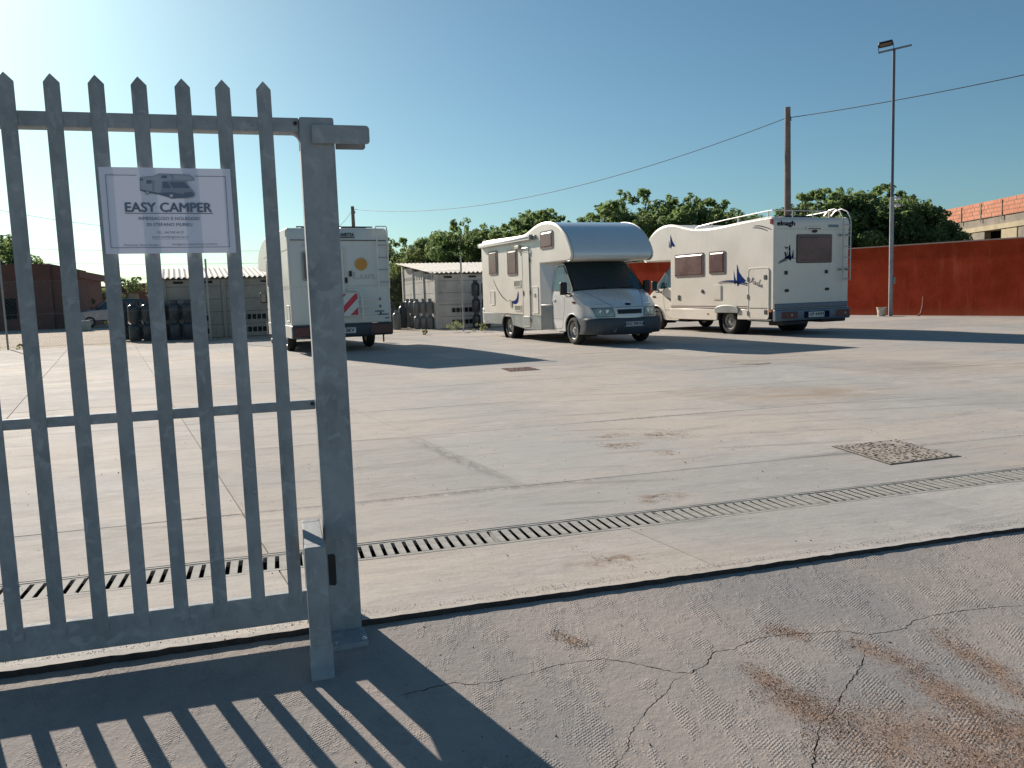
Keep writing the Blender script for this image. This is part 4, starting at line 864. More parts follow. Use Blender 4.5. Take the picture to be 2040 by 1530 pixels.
for p in [[(-1.10, 2.80), (-1.19, 2.62), (-1.33, 2.455), (-1.25, 2.44), (-1.17, 2.48), (-1.115, 2.39), (-1.085, 2.45)], [(-1.02, 2.66), (-1.065, 2.45), (-1.02, 2.42)]]: decal(B, p, Y+.004, BLUE, 'sail_decal')
for p in [[(-4.08, 1.83), (-4.16, 1.62), (-4.28, 1.50), (-4.44, 1.385), (-4.30, 1.345), (-4.20, 1.34), (-4.11, 1.245), (-4.07, 1.36)], [(-3.95, 1.69), (-3.99, 1.52), (-4.06, 1.36), (-3.99, 1.30), (-3.96, 1.40)]]: decal(B, p, Y+.004, BLUE, 'sail_decal')
sw1 = smooth_poly([(-3.30, 1.352), (-3.55, 1.395), (-3.9, 1.40), (-4.3, 1.355), (-4.7, 1.26), (-5.12, 1.11)], 5); lines(B, sw1, .030, Y+.013, 1, BLUE, 'decal_stroke')
sw1 = smooth_poly([(-3.35, 1.34), (-3.7, 1.368), (-4.1, 1.345), (-4.5, 1.265), (-4.99, 1.09)], 5); lines(B, sw1, .018, Y+.013, 1, NAVY, 'decal_stroke')
for a in ([(-4.72, 2.742), (-5.0, 2.715), (-5.38, 2.60)], [(-4.68, 2.70), (-4.95, 2.672), (-5.24, 2.58)]): lines(B, smooth_poly(a, 6), .024, Y+.003, 1, NAVY, 'decal_stroke')
for a in ([(-.52, 1.0), (-.75, .93), (-.96, .80)], [(-.58, .97), (-.8, .89), (-.98, .77)]): lines(B, a, .016, 1.0, 1, NAVY, 'decal_stroke')
def script(par, strokes, o0, ax, ay, sc, w, y, mat):
    for st_ in strokes: lines(par, smooth_poly([(o0[0]+(a*ax[0]+b*ay[0])*sc, o0[1]+(a*ax[1]+b*ay[1])*sc) for a, b in st_], 5), w, y, 1, mat, 'script_stroke', taper=False)
script(B, [[(0, .1), (.25, .2), (.55, 1.1), (.62, 1.55), (.6, .3), (.8, .9), (1.1, 1.5), (1.15, .8), (1.2, .1), (1.4, .15)], [(2.0, .75), (1.75, .85), (1.5, .5), (1.6, .1), (1.9, .3), (2.05, .8), (2.0, .15), (2.25, .2), (2.45, .7), (2.55, .85), (2.75, .72), (2.65, .2), (2.85, .1), (3.1, .5), (3.45, 1.5), (3.35, 1.7), (3.15, 1.1), (3.15, .2), (3.35, .1), (3.6, .75), (3.55, .2), (3.75, .1), (3.95, .4), (4.05, .75), (4.02, .1), (4.2, .6), (4.4, .78), (4.42, .15), (4.7, .3)], [(3.72, 1.05), (3.76, 1.1)]], (-4.60, 1.335), (-.94, -.30), (-.28, .94), .108, .011, Y+.017, NAVY)
MB().bx(-5.43, -5.34, Y, Y+.03, 2.74, 2.86).build('side_marker', REDL, B, bevel=.004)
MB().bx(-2.90, -2.84, Y+.012, Y+.02, .50, .545).build('side_marker', ORG, B); MB().bx(-5.40, -5.32, Y, Y+.02, .60, .645).build('side_marker', ORG, B)
# tail: local y = HW2 - w
XR = -5.475
MB().bx(XR-.018, XR+.05, -HW2+.02, HW2-.02, .665, .80).build('tail_moulding', BUMPR, B, bevel=.02)
bmp = MB(); bmp.prism([(XR-.075, .60), (XR-.06, .645), (XR+.04, .65), (XR+.04, .37), (XR-.04, .37), (XR-.075, .42)], -HW2-.01, HW2+.01, 'xz'); bmp.build('rear_bumper', BUMPR, B, bevel=.02, seg=3)
for a, b in ((.17, .67), (1.93, 2.38)):
    tl = MB(); tl.bx(XR-.084, XR-.070, HW2-b, HW2-a, .43, .595); tl_o = tl.build('tail_light', DRED, B, bevel=.006)
    c0 = (a+b)/2; MB().lathe([(.035, 0), (.03, -.004), (.001, -.006)], 14, 'x', (XR-.085, HW2-c0-.07, .51)).build('lens', simple('pale_lens', (.35, .28, .26), .3), tl_o)
MB().bx(XR-.079, XR-.072, HW2-1.70, HW2-.88, .42, .585).build('plate_recess', NAVY, B)
MB().bx(XR-.086, XR-.080, HW2-1.53, HW2-1.02, .435, .57).build('number_plate', PLATE, B, bevel=.003, seg=1)
RM = lambda w, z_, off=.002: frame3((XR-off, HW2-w, z_), (0, -1, 0), (0, 0, 1))
text('plate_lettering', 'CP 445PJ', B, BLK, RM(1.275, .46, .0875), width=.45, height=.085, bold=.005)
text('brand_lettering', 'elnagh', B, NAVY, RM(.355, 2.655, .004), width=.54, height=.15, bold=.008)
MB().bx(XR-.005, XR-.001, HW2-2.03, HW2-1.70, 2.655, 2.72).build('dealer_label', simple('label_blue_grey', (.16, .22, .26), .5), B)
lines(B, [(HW2-.08, 2.615), (HW2-2.30, 2.60)], .010, XR-.002, -1, FADE, 'seam', axis='end', taper=False)
m_ = MB(); m_.prism(rrect(HW2-1.50, HW2-.97, 2.585, 2.665, .038), XR-.001, XR-.028, 'yz'); hb = m_.build('high_brake_light', CREAM, B, bevel=.006); MB().bx(XR-.031, XR-.028, HW2-1.43, HW2-1.03, 2.605, 2.628).build('lens', MAROON, hb)
m_ = MB(); m_.prism([(HW2-1.24+.065*math.cos(k*.4), 2.555+.035*math.sin(k*.4)) for k in range(16)], XR-.001, XR-.05, 'yz'); m_.build('rear_camera', BLK, B)
wf = acrylic(B, HW2-1.80, HW2-.70, 1.80, 2.46, XR, -1, .035, 'end')
ring(rrect(HW2-1.82, HW2-.68, 1.78, 2.48, .04), rrect(HW2-1.80, HW2-.70, 1.80, 2.46, .035), XR, XR-.010, 'yz').build('seal', SEAM, wf)
for w_, z_ in ((.36, 1.55), (1.65, 1.555)): MB().bx(XR-.02, XR-.001, HW2-w_-.045, HW2-w_+.045, z_-.045, z_+.045).build('rack_mount', BLK, B, bevel=.006)
for w_, z_ in ((.385, 1.115), (1.68, 1.12)): MB().prism(rrect(HW2-w_-.06, HW2-w_+.06, z_-.035, z_+.035, .03), XR-.001, XR-.02, 'yz').build('rack_mount', BLK, B)
# sail and fish emblem on the tail
E2 = lambda pts: [(HW2-a, b) for a, b in pts]
for p in [[(.48, 2.26), (.50, 2.0), (.535, 1.90), (.50, 1.84), (.455, 1.875), (.30, 1.90), (.36, 1.97), (.42, 2.08)], [(.585, 2.12), (.555, 2.0), (.53, 1.92), (.56, 1.90), (.595, 1.93)], [(.30, 2.20), (.36, 2.165), (.44, 2.19), (.40, 2.15), (.35, 2.13)], [(.30, 2.05), (.33, 1.96), (.40, 1.93), (.36, 1.99), (.345, 2.06)]]: decal(B, E2(p), XR-.004, NAVY, 'emblem', 'end')
for p in [[(.36, 2.12), (.42, 2.14), (.45, 2.08), (.43, 1.98), (.36, 1.95), (.40, 2.0), (.41, 2.07)]]: decal(B, E2(p), XR-.007, PLATE, 'emblem_fish', 'end')
for p in ([(.12, 1.80), (.25, 1.86), (.42, 1.895), (.66, 1.90)], [(.13, 1.775), (.27, 1.832), (.40, 1.86)]): lines(B, E2(smooth_poly(p, 4)), .022, XR-.003, -1, NAVY, 'emblem_wave', 'end')
# ladder on the tail and the roof rail
ld = bpy.data.objects.new('ladder', None); COL.objects.link(ld); ld.parent = B
for w_ in (2.09, 2.335):
    MB().tube([(XR+.55, HW2-w_, 2.98), (XR+.42, HW2-w_, 3.10), (XR+.20, HW2-w_, 3.13), (XR+.02, HW2-w_, 3.06), (XR-.09, HW2-w_, 2.90), (XR-.11, HW2-w_, 2.7), (XR-.11, HW2-w_, 1.32)], .017, 8).build('stile', ALU, ld, smooth=True)
for k in range(6): MB().tube([(XR-.11, HW2-2.09, 1.36+k*.27), (XR-.11, HW2-2.335, 1.36+k*.27)], .012, 6).build('rung', ALU, ld)
for w_ in (2.06, 2.30):
    for z_ in (2.46, 1.60): MB().bx(XR-.10, XR-.001, HW2-w_-.025, HW2-w_+.025, z_-.02, z_+.02).build('bracket', SKIRT, ld)
rr_ = bpy.data.objects.new('roof_rail', None); COL.objects.link(rr_); rr_.parent = B
for s in (1, -1):
    MB().tube([(-2.02, s*.98, 2.90), (-2.15, s*.98, 2.95), (-3.3, s*.98, 3.02), (-4.95, s*.98, 3.09), (-5.15, s*.98, 3.09)], .014, 8).build('tube', WHITE if s > 0 else ALU, rr_, smooth=True)
    for x in (-2.75, -3.85, -5.0): MB().tube([(x, s*.98, 2.83), (x, s*.98, 3.0+(-2.75-x)*.035)], .022, 6).build('rail_foot', CREAM, rr_)
MB().tube([(-5.15, -.98, 3.09), (-5.15, .98, 3.09)], .014, 8).build('tube', ALU, rr_, smooth=True)
for y_ in (-.3, .35): MB().tube([(-5.15, y_, 2.87), (-5.15, y_, 3.09)], .016, 6).build('rail_foot', ALU, rr_)
MB().bx(-4.9, -4.2, -.55, .35, 2.86, 3.0).build('roof_box', BLK, B, bevel=.04); m_ = MB(); m_.prism([(-4.3, 2.87), (-3.2, 2.99), (-3.2, 3.01), (-4.3, 2.90)], -.5, .5, 'xz'); m_.build('solar_panel', simple('panel_blue', (.10, .12, .19), .2), B)
for y_, z_ in ((.55, .30), (-.7, .34)): MB().bx(XR+.02, XR+.55, y_-.45, y_+.35, z_-.05, z_+.07).build('tank', BLK, B, bevel=.03)

# ---- left-hand motorhome behind the gate post
HW3 = 1.16
th = R(8); W3 = (math.cos(th), math.sin(th)); F3 = (-math.sin(th), math.cos(th)); AXS = 3.55
O3 = (.146+AXS*F3[0], 20.817+AXS*F3[1])
C3 = place('motorhome', 'old white motorhome seen from behind with an orange sun decal and striped warning board', O3, W3, HW3, R(98))
top3 = smooth_poly([(-5.08, 2.62), (-5.00, 2.86), (-4.93, 2.90), (-4.7, 2.91), (-3.5, 2.92), (-2.4, 2.93), (-1.6, 2.92), (-.9, 2.87), (-.4, 2.76), (.05, 2.62), (.32, 2.44), (.38, 2.25), (.36, 2.16), (.30, 2.12)], 3)
body_box(C3, [(-1.15, 2.02), (-1.15, .66), (-5.10, .66)]+top3, HW3, OLDW, bev=.025)
Y = HW3; XR = -5.105
for s in (-1, 1):
    for z_ in (2.42, 1.58, 1.53): MB().bx(-5.08, -.9 if z_ > 2 else -1.16, s*HW3, s*(HW3+.008), z_-.010, z_+.010).build('seam_strip', FADE, C3)
    MB().tube([(-5.09, s*(HW3+.002), .66), (-5.09, s*(HW3+.002), 2.55), (-5.0, s*(HW3+.002), 2.86)], .018, 6).build('corner_trim', WHITE, C3, smooth=True)
    AX = -3.55
    MB().prism([(-5.05, .66), (-5.05, .45), (-4.9, .36), (AX-.45, .36), (AX-.40, .62), (AX+.40, .62), (AX+.45, .36), (-1.15, .34), (-1.15, .66)], s*(HW3-.03), s*(HW3+.015), 'xz').build('skirt', OLDW, C3, bevel=.01)
    wheel(C3, AX, s*(HW3-.17), s, .33, .21)
make_cab(C3, -1.17, paint=OLDW)
MB().bx(-4.9, -1.1, -.75, .75, .33, .65).build('underbody', BLK, C3)
acrylic(C3, -2.35, -1.45, 1.62, 2.30, Y, 1, .05); hatch(C3, -4.85, -4.45, .75, 1.13, Y, 1, 'service_flap', OLDW); hatch(C3, -2.4, -2.1, .80, 1.2, Y, 1, 'service_flap', OLDW)
MB().bx(-5.02, -4.93, Y, Y+.03, 2.70, 2.83).build('side_marker', REDL, C3)
acrylic(C3, HW3-.95, HW3-.33, 1.72, 2.32, XR, -1, .03, 'end')
ring(rrect(HW3-.99, HW3-.29, 1.68, 2.36, .05), rrect(HW3-.95, HW3-.33, 1.72, 2.32, .04), XR, XR-.012, 'yz').build('window_seal', SKIRT, C3)
lines(C3, [(HW3-.05, 2.62), (HW3-2.3, 2.60)], .018, XR-.004, -1, SEAM, 'seam', 'end', False)
lines(C3, [(HW3-.05, 1.55), (HW3-2.25, 1.54)], .008, XR-.003, -1, FADE, 'seam', 'end', False)
gdr = hatch(C3, HW3-1.28, HW3-.98, .80, 2.45, XR, -1, 'rear_door', OLDW, .04, 'end')
RM3 = lambda w, z_, off=.004: frame3((XR-off, HW3-w, z_), (0, -1, 0), (0, 0, 1))
text('brand_lettering', 'AVETTA', C3, BLK, RM3(1.37, 2.70, .006), width=.32, height=.075, bold=.006)
MB().bx(XR-.006, XR-.002, HW3-1.55, HW3-1.20, 2.665, 2.685).build('brand_underline', BLK, C3)
text('script_lettering', 'Am', C3, FADE, RM3(.36, 2.46), width=.17, height=.09, shear=.3)
m_ = MB(); m_.prism([(HW3-1.67+.145*math.cos(k*math.pi/16), 2.05+.145*math.sin(k*math.pi/16)) for k in range(32)], XR-.002, XR-.005, 'yz'); m_.build('sun_decal', SUNY, C3)
text('script_lettering', 'Lun', C3, FADE, RM3(1.72, 1.70), width=.50, height=.17)
for w_, z_ in ((1.40, 1.83), (1.29, 1.68)): MB().prism(rrect(HW3-w_-.03, HW3-w_+.03, z_-.07, z_+.07, .025), XR-.001, XR-.03, 'yz').build('door_lock', BLK, C3)
ld = bpy.data.objects.new('ladder', None); COL.objects.link(ld); ld.parent = C3
for w_, zl in ((2.05, 1.46), (2.31, 1.47)):
    MB().tube([(XR+.05, HW3-w_, 2.93), (XR-.04, HW3-w_, 2.90), (XR-.09, HW3-w_, 2.80), (XR-.09, HW3-w_, zl)], .016, 8).build('stile', WHITE, ld, smooth=True)
MB().tube([(XR-.04, HW3-2.05, 2.93), (XR-.04, HW3-2.31, 2.93)], .014, 6).build('rung', WHITE, ld)
for k in range(4): MB().tube([(XR-.09, HW3-2.05, 1.62+k*.29), (XR-.09, HW3-2.31, 1.62+k*.29)], .010, 6).build('rung', ALU, ld)
rk = bpy.data.objects.new('bike_rack', None); COL.objects.link(rk); rk.parent = C3
m_ = MB(); m_.tube([(XR-.02, HW3-1.30, 1.46), (XR-.10, HW3-1.45, 1.46), (XR-.13, HW3-1.56, 1.42), (XR-.14, HW3-1.62, 1.30), (XR-.14, HW3-1.63, .74)], .018, 8); m_.build('rack_tube', WHITE, rk, smooth=True)
for z_ in (1.22, 1.05, .88): MB().tube([(XR-.14, HW3-1.50, z_), (XR-.14, HW3-2.04, z_)], .016, 6).build('rack_bar', WHITE, rk); MB().bx(XR-.17, XR-.12, HW3-2.06, HW3-2.03, z_-.03, z_+.03).build('bar_end', BLK, rk)
wb = bpy.data.objects.new('warning_board', None); COL.objects.link(wb); wb.parent = C3
MB().prism(rrect(HW3-1.52, HW3-1.00, .84, 1.38, .02), XR-.17, XR-.185, 'yz').build('board', PLATE, wb)
def clipband(a, b, x0, x1, z0, z1):
    "45 degree band a<=z-w<=b clipped to the board"
    poly = []
    pts = [(x0, z0), (x1, z0), (x1, z1), (x0, z1)]
    def clip(pl, fn):
        out = []
        for p, q in zip(pl, pl[1:]+pl[:1]):
            fp, fq = fn(p), fn(q)
            if fp >= 0: out.append(p)
            if (fp >= 0) != (fq >= 0): t_ = fp/(fp-fq); out.append((p[0]+(q[0]-p[0])*t_, p[1]+(q[1]-p[1])*t_))
        return out
    return clip(clip(pts, lambda p: (p[1]+(-p[0]))-a), lambda p: b-(p[1]-p[0]))
for a in (-.62, -.25, .12):
    pl = clipband(a, a+.17, 1.02, 1.50, .86, 1.36)
    if len(pl) > 2: decal(wb, [(HW3-u, v) for u, v in pl], XR-.187, REDP, 'stripe', 'end')
bmp = MB(); bmp.prism([(XR-.10, .62), (XR-.05, .655), (XR+.04, .655), (XR+.04, .36), (XR-.06, .36), (XR-.10, .42)], -HW3-.03, HW3+.03, 'xz'); bmp.build('rear_bumper', simple('dark_blue_bumper', (.045, .055, .065), .5), C3, bevel=.02)
for a, b in ((.03, .52), (1.80, 2.30)): MB().bx(XR-.112, XR-.095, HW3-b, HW3-a, .40, .62).build('tail_light', DRED, C3, bevel=.008)
MB().bx(XR-.110, XR-.102, HW3-1.44, HW3-.93, .44, .57).build('number_plate', PLATE, C3)
text('plate_lettering', '5KV', C3, BLK, RM3(1.30, .465, .1115), width=.20, height=.085, bold=.005)
for w_, z_, ww in ((2.06, .93, .22), (2.15, .85, .26), (2.24, .76, .10)): MB().bx(XR-.004, XR-.001, HW3-w_-ww/2, HW3-w_+ww/2, z_-.018, z_+.018).build('model_badge', BUMPR, C3)
MB().bx(-4.6, -3.4, -.8, -.2, 2.91, 2.96).build('skylight', SKIRT, C3, bevel=.02); MB().bx(-4.7, -4.2, .25, .75, 2.91, 2.965).build('skylight', SKIRT, C3, bevel=.02); MB().tube([(-4.8, -.9, 2.94), (-4.8, .9, 2.94)], .018, 6).build('roof_bar', BLK, C3)
for x in (-.5, 0): MB().lathe([(.03, 2.85), (.03, 2.95)], 8, 'z', (x, .7, 0)).build('roof_lamp', SKIRT, C3)
MB().tube([(-4.95, -HW3+.15, .40), (-4.95, -HW3+.15, .18)], .02, 6).build('jack', BLK, C3)

# ------------------------------------------------------------------ red boundary wall
wa = R(159.6); wd = Vector((math.sin(wa), math.cos(wa), 0)); wp = Vector((23.2, 20.6, 0))
rw = thing('red_wall', 'long red rendered boundary wall with a pale coping behind the campers', 'wall')
m_ = MB(); nn = Vector((wd.y, -wd.x, 0))*-1; s0, s1 = -40, 17; NS = 57
if nn.x < 0: nn = -nn
ts = [s0+(s1-s0)*i/NS for i in range(NS+1)]
ft = [wp+wd*t_ for t_ in ts]
def wz(p): return gz(p.x, p.y)
for a, b in zip(ft, ft[1:]):
    qa, qb = a+nn*.20, b+nn*.20
    m_.add([(a.x, a.y, wz(a)-.1), (b.x, b.y, wz(b)-.1), (b.x, b.y, wz(b)+2.50), (a.x, a.y, wz(a)+2.50), (qa.x, qa.y, wz(a)-.1), (qb.x, qb.y, wz(b)-.1), (qb.x, qb.y, wz(b)+2.50), (qa.x, qa.y, wz(a)+2.50)], [(0, 1, 2, 3), (5, 4, 7, 6), (3, 2, 6, 7)])
m_.build('wall_face', WALL, rw)
m_ = MB(); a, b = ft[0], ft[-1]
for a, b in zip(ft, ft[1:]):
    o1, o2 = -nn*.03, nn*.23
    ps = [(p+o).to_tuple()[:2]+(wz(p)+h,) for h in (2.503, 2.545) for p, o in ((a, o1), (b, o1), (b, o2), (a, o2))]
    m_.add(ps, [(3, 2, 1, 0), (4, 5, 6, 7), (0, 1, 5, 4), (2, 3, 7, 6)])
m_.build('coping', simple('coping_stone', (.40, .28, .23), .9, 0, .15, 3), rw)

# lamp post with floodlight and cameras
PX, PY = 21.28, 24.15; PZ = gz(PX, PY)
lp = thing('lamp_post', 'tall thin pole with a floodlight on its crossbar against the red wall', 'lamp post', (PX, PY, PZ))
MB().lathe([(.072, -.05), (.072, 4.2), (.052, 4.22)], 8).build('pole_base', GALV, lp); MB().lathe([(.050, 4.2), (.046, 9.1), (.045, 9.3)], 8).build('pole', simple('shaded_pole', (.09, .10, .13), .7, 0, .1, 5), lp)  # dark colour of the upper pole paints in its shaded side
MB().tube([(-.36, .31, 9.24), (.42, -.36, 9.34)], .035, 4).build('crossbar', BUMPR, lp)
fl = bpy.data.objects.new('floodlight', None); COL.objects.link(fl); fl.parent = lp; fl.location = (-.21, .17, 9.50); fl.rotation_euler = (R(-25), R(-5), R(-41))
MB().box((0, 0, 0), (.46, .20, .13)).build('housing', BLK, fl, bevel=.03); MB().box((0, -.06, -.067), (.38, .14, .006)).build('glass', simple('lamp_glass', (.16, .12, .09), .3), fl)
for x in (-.24, .24): MB().box((x, 0, -.17), (.02, .03, .34)).build('bracket', BLK, fl)
for z_, y_ in ((4.16, -.04), (3.92, -.04)):
    cm = MB(); cm.lathe([(.055, 0), (.06, .02), (.06, .16), (.05, .18)], 12, 'x', (.12, y_, z_)); cm.box((.06, y_, z_+.02), (.1, .05, .05)); cm.build('security_camera', PLATE, lp, smooth=True)
MB().bx(.02, .11, -.12, -.075, 1.15, 1.40).build('junction_box', SKIRT, lp, bevel=.01)
bk = thing('bucket', 'dusty white plastic bucket at the foot of the lamp post', 'bucket', (PX-.30, PY+.10, gz(PX-.3, PY)))
m_ = MB(); m_.lathe([(.13, 0), (.165, .30), (.178, .30), (.178, .325), (.160, .325), (.126, .02), (.001, .02)], 24); m_.build('tub', BUCK, bk, smooth=True)
MB().tube([(.172*math.cos(a*math.pi/8), .172*math.sin(a*math.pi/8)*.4-.17*math.sin(a*math.pi/8)*.5, .29-.10*math.sin(a*math.pi/8)) for a in range(9)], .005, 5).build('handle', BLK, bk)
ho = MB().tube([(21.80, 23.42, gz(21.8, 23.4)), (21.88, 23.36, .30), (21.92, 23.33, .50), (21.94, 23.32, .72), (21.95, 23.32, .90)], .035, 8).build('pipe_stub', HOSE, smooth=True); tag(ho, 'red-brown bent pipe sticking out of the ground by the red wall', 'pipe')

# utility poles and overhead wires
def pole(loc, h, label, r0, r1):
    t = thing('utility_pole', label, 'utility pole', loc, (0, 0, .3), 'utility poles carrying the overhead line')
    MB().lathe([(r0, -.3), (r1, h)], 12).build('shaft', POLE, t, smooth=True)
    MB().bx(-.02, .20, -.05, .05, h-.55, h-.50).build('bracket', BLK, t)
    MB().lathe([(.05, h-.48), (.06, h-.42), (.03, h-.36)], 10, 'z', (.16, 0, 0)).build('insulator', BLK, t)
    return t
p1 = (21.8, 31.0, .25); p2 = (6.3, 65, .6)
pole(p1, 8.9, 'tall brown concrete utility pole rising behind the cream camper', .17, .12)
pole(p2, 8.4, 'small distant utility pole just right of the gate post', .19, .13)
def wire(a, b, sag, label, n_=30, rr=.016):
    a, b = Vector(a), Vector(b); pts = [a.lerp(b, i/n_)-Vector((0, 0, sag*4*(i/n_)*(1-i/n_))) for i in range(n_+1)]
    o = MB().tube(pts, rr, 5).build('overhead_wire', CABLE, smooth=True); return tag(o, label, 'wire', 'overhead wires')
wire((p2[0], p2[1], 8.78), (21.8, 31.0, 8.72), 1.45, 'black wire sagging between the small far pole and the tall brown pole')
wire((21.9, 31.0, 8.72), (24.6, 15.6, 7.75), .18, 'black wire running from the tall brown pole out to the right')
wire((p2[0], p2[1], 8.7), (4.0, 86, 8.8), .9, 'short wire going down left from the small far pole', 12)
wire((-24, 62, 10.2), (-13, 90, 9.8), .5, 'faint wire high on the left behind the pickets')
for k, (z0, z1) in enumerate(((5.5, 5.2), (4.5, 4.3), (3.6, 3.3))): wire((-30, 60, z0+1.2), (1.5, 64, z1+.4), .35, ('uppermost', 'middle', 'lowest')[k]+' of the three low wires crossing behind the gate pickets', rr=.012)

def at(px, D):   # plan position at depth D along a bearing (metres)
    xc = (px-1020)/1604*D; return xc*math.cos(yaw)+D*math.sin(yaw), -xc*math.sin(yaw)+D*math.cos(yaw)
# ------------------------------------------------------------------ sheds of precast panels
def shed(loc, az, L, D, H, Hb, label, vents=4, low=True, PCON=None):
    "front runs along local x, away is +y"
    t = thing('concrete_shed', label, 'shed', loc, (0, 0, R(90)-R(az)))
    n_ = max(1, round(L/1.95)); pw = L/n_; ph = H/4.6
    for i in range(n_+1): MB().bx(i*pw-.07, i*pw+.07, -.07, .05, 0, H-.02).build('post', PCON, t, bevel=.006, seg=1)
    def wall_panels(n2, pw2, mk):
        for i in range(n2):
            for j in range(5):
                z0, z1 = j*ph+.006, min((j+1)*ph-.006, H-.03)
                if z1-z0 < .1: continue
                mk(i, j, z0, z1, pw2)
    def mk(i, j, z0, z1, pw2):
        x0, x1 = i*pw2+.075, (i+1)*pw2-.075; m_ = MB()
        holes = []
        if j == 4: holes = [(x0+(x1-x0)*q-.16, x0+(x1-x0)*q+.16, z0+.10, min(z0+.24, z1-.05)) for q in (.22, .76)]
        if low and j in (0, 1) : holes = [((x0+x1)/2-.42, (x0+x1)/2+.42, z0+.14, z1-.12)]
        xs_ = sorted({x0, x1, *[h[0] for h in holes], *[h[1] for h in holes]})
        for a, b in zip(xs_, xs_[1:]):
            hh = [h for h in holes if abs(h[0]-a) < 1e-6]
            if hh: m_.bx(a, b, -.03, .02, z0, hh[0][2]); m_.bx(a, b, -.03, .02, hh[0][3], z1)
            else: m_.bx(a, b, -.03, .02, z0, z1)
        o = m_.build('panel', PCON, t)
        for h in holes:
            if j < 2:
                g_ = MB()
                for k in range(5): g_.bx(h[0]+(h[1]-h[0])*k/5, h[0]+(h[1]-h[0])*k/5+.03, -.025, .01, h[2], h[3])
                g_.build('vent_bars', SKIRT, o, kind='stuff')
    wall_panels(n_, pw, mk)
    # side wall on the left, catching the sun
    n2 = max(1, round(D/1.5)); pd = D/n2
    for i in range(1, n2+1): MB().bx(-.07, .05, i*pd-.07, i*pd+.07, 0, H+(Hb-H)*i/n2-.03).build('post', PCON, t, bevel=.006, seg=1)
    for i in range(n2):
        for j in range(5):
            z0 = j*ph+.006; z1 = (j+1)*ph-.006; y0, y1 = i*pd+.075, (i+1)*pd-.075
            if z1 > H-.1: z1 = H-.03+(Hb-H)*(i+.3)/n2
            m_ = MB()
            if j == 4:
                hs = [y0+(y1-y0)*q for q in (.14, .38, .62, .86)]; e = [y0]
                for h in hs: e += [h-.06, h+.06]
                e.append(y1)
                for k in range(len(e)-1):
                    if k % 2: m_.bx(-.03, .02, e[k], e[k+1], z0, z0+.10); m_.bx(-.03, .02, e[k], e[k+1], z0+.24, max(z1, z0+.3))
                    else: m_.bx(-.03, .02, e[k], e[k+1], z0, max(z1, z0+.3))
            else: m_.bx(-.03, .02, y0, y1, z0, z1)
            m_.build('panel', PCON, t)
    MB().bx(.03, L-.05, D-.05, D, 0, Hb-.1).build('back_wall', PCON, t); MB().bx(L-.05, L, .05, D, 0, H-.1).build('side_wall', PCON, t)
    MB().bx(.06, L-.07, .07, D-.08, .0, H-.12).build('shade_liner', DARK, t)  # near-black liner added to paint the unlit interior behind the vents
    # corrugated sheets
    m_ = MB(); per = .177; nx = int((L+.5)/per*8); ny = 2; vs = []
    for k, dz in enumerate((0, .012)):
        for i in range(nx+1):
            x = -.25+i*per/8
            for j in range(ny+1): y = -.28+(D+.5)*j/ny; vs.append((x, y, H+.06+(Hb-H)*(y/D)+.028*math.sin(i*2*math.pi/8)+dz))
    q = (nx+1)*(ny+1); fs = []
    for k in (0, 1):
        for i in range(nx):
            for j in range(ny): a = k*q+i*(ny+1)+j; fs.append((a, a+1, a+ny+2, a+ny+1))
    for i in range(nx): fs.append((i*(ny+1), (i+1)*(ny+1), q+(i+1)*(ny+1), q+i*(ny+1)))
    for j in range(ny): fs.append((j, j+1, q+j+1, q+j))
    m_.add(vs, fs).build('roof', FIB, t, smooth=True, angle=50)
    return t
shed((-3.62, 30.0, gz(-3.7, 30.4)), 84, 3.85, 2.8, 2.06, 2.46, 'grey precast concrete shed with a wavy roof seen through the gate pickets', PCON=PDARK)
shed((5.72, 29.4, gz(5.7, 29.4)), 82, 3.9, 4.0, 2.02, 2.52, 'grey precast concrete shed with a sunlit side wall left of the middle camper', PCON=PCON)

# gas bottles
def bottle(mat, rad, h, label, loc, cat='gas bottle', group=None):
    t = thing('gas_bottle', label, cat, loc, group=group)
    MB().lathe([(rad*.85, 0), (rad*.85, .03), (rad, .06), (rad, h*.78), (rad*.93, h*.87), (rad*.6, h*.95), (rad*.25, h*.97)], 18).build('tank', mat, t, smooth=True, angle=50)
    m_ = MB(); m_.lathe([(rad*.55, h*.93), (rad*.55, h*1.12), (rad*.50, h*1.12), (rad*.50, h*.93)], 14, close=False); m_.build('collar', mat, t, smooth=True)
    MB().lathe([(.02, h*.95), (.02, h*1.06), (.03, h*1.06), (.03, h*1.10)], 8).build('valve', CHROME, t)
    return t
grp = 'gas bottles stacked beside the sheds'
def bl(px, D): x, y = at(px, D); return (x, y, gz(x, y))
q = [(863, 30.1), (850, 30.25), (837, 30.4), (827, 31.6), (819, 32.4)]
wrd = ['nearest the right shed corner', 'second from the right shed corner', 'third from the right shed corner', 'half hidden, fourth from the right shed corner', 'leftmost of the double stack by the right shed']
b1 = bottle(CYL, .128, .50, 'grey gas bottle, lower row, '+wrd[0], bl(*q[0]), group=grp)
for k in range(1, 5): dup(b1, bl(*q[k]), k*1.3, 'grey gas bottle, lower row, '+wrd[k])
for k in range(5): x, y, z_ = bl(*q[k]); dup(b1, (x, y, z_+.565), k*.7, 'grey gas bottle, upper row, '+wrd[k])
b2 = bottle(CYLD, .17, .90, 'tall dark gas bottle just right of the left camper, nearest the camper', bl(787, 31.6), group='tall gas bottles beside the left camper')
dup(b2, bl(809, 31.8), .5, 'tall dark gas bottle just right of the left camper, farther right')
dup(b2, bl(779, 31), 1.5, 'tall dark gas bottle half behind the tail of the left camper')
b3 = bottle(CYL, .15, .66, 'short pale grey gas bottle standing before the tall dark ones', bl(796, 30.4), group='tall gas bottles beside the left camper')
grp2 = 'big dark gas bottles stacked at the left shed'
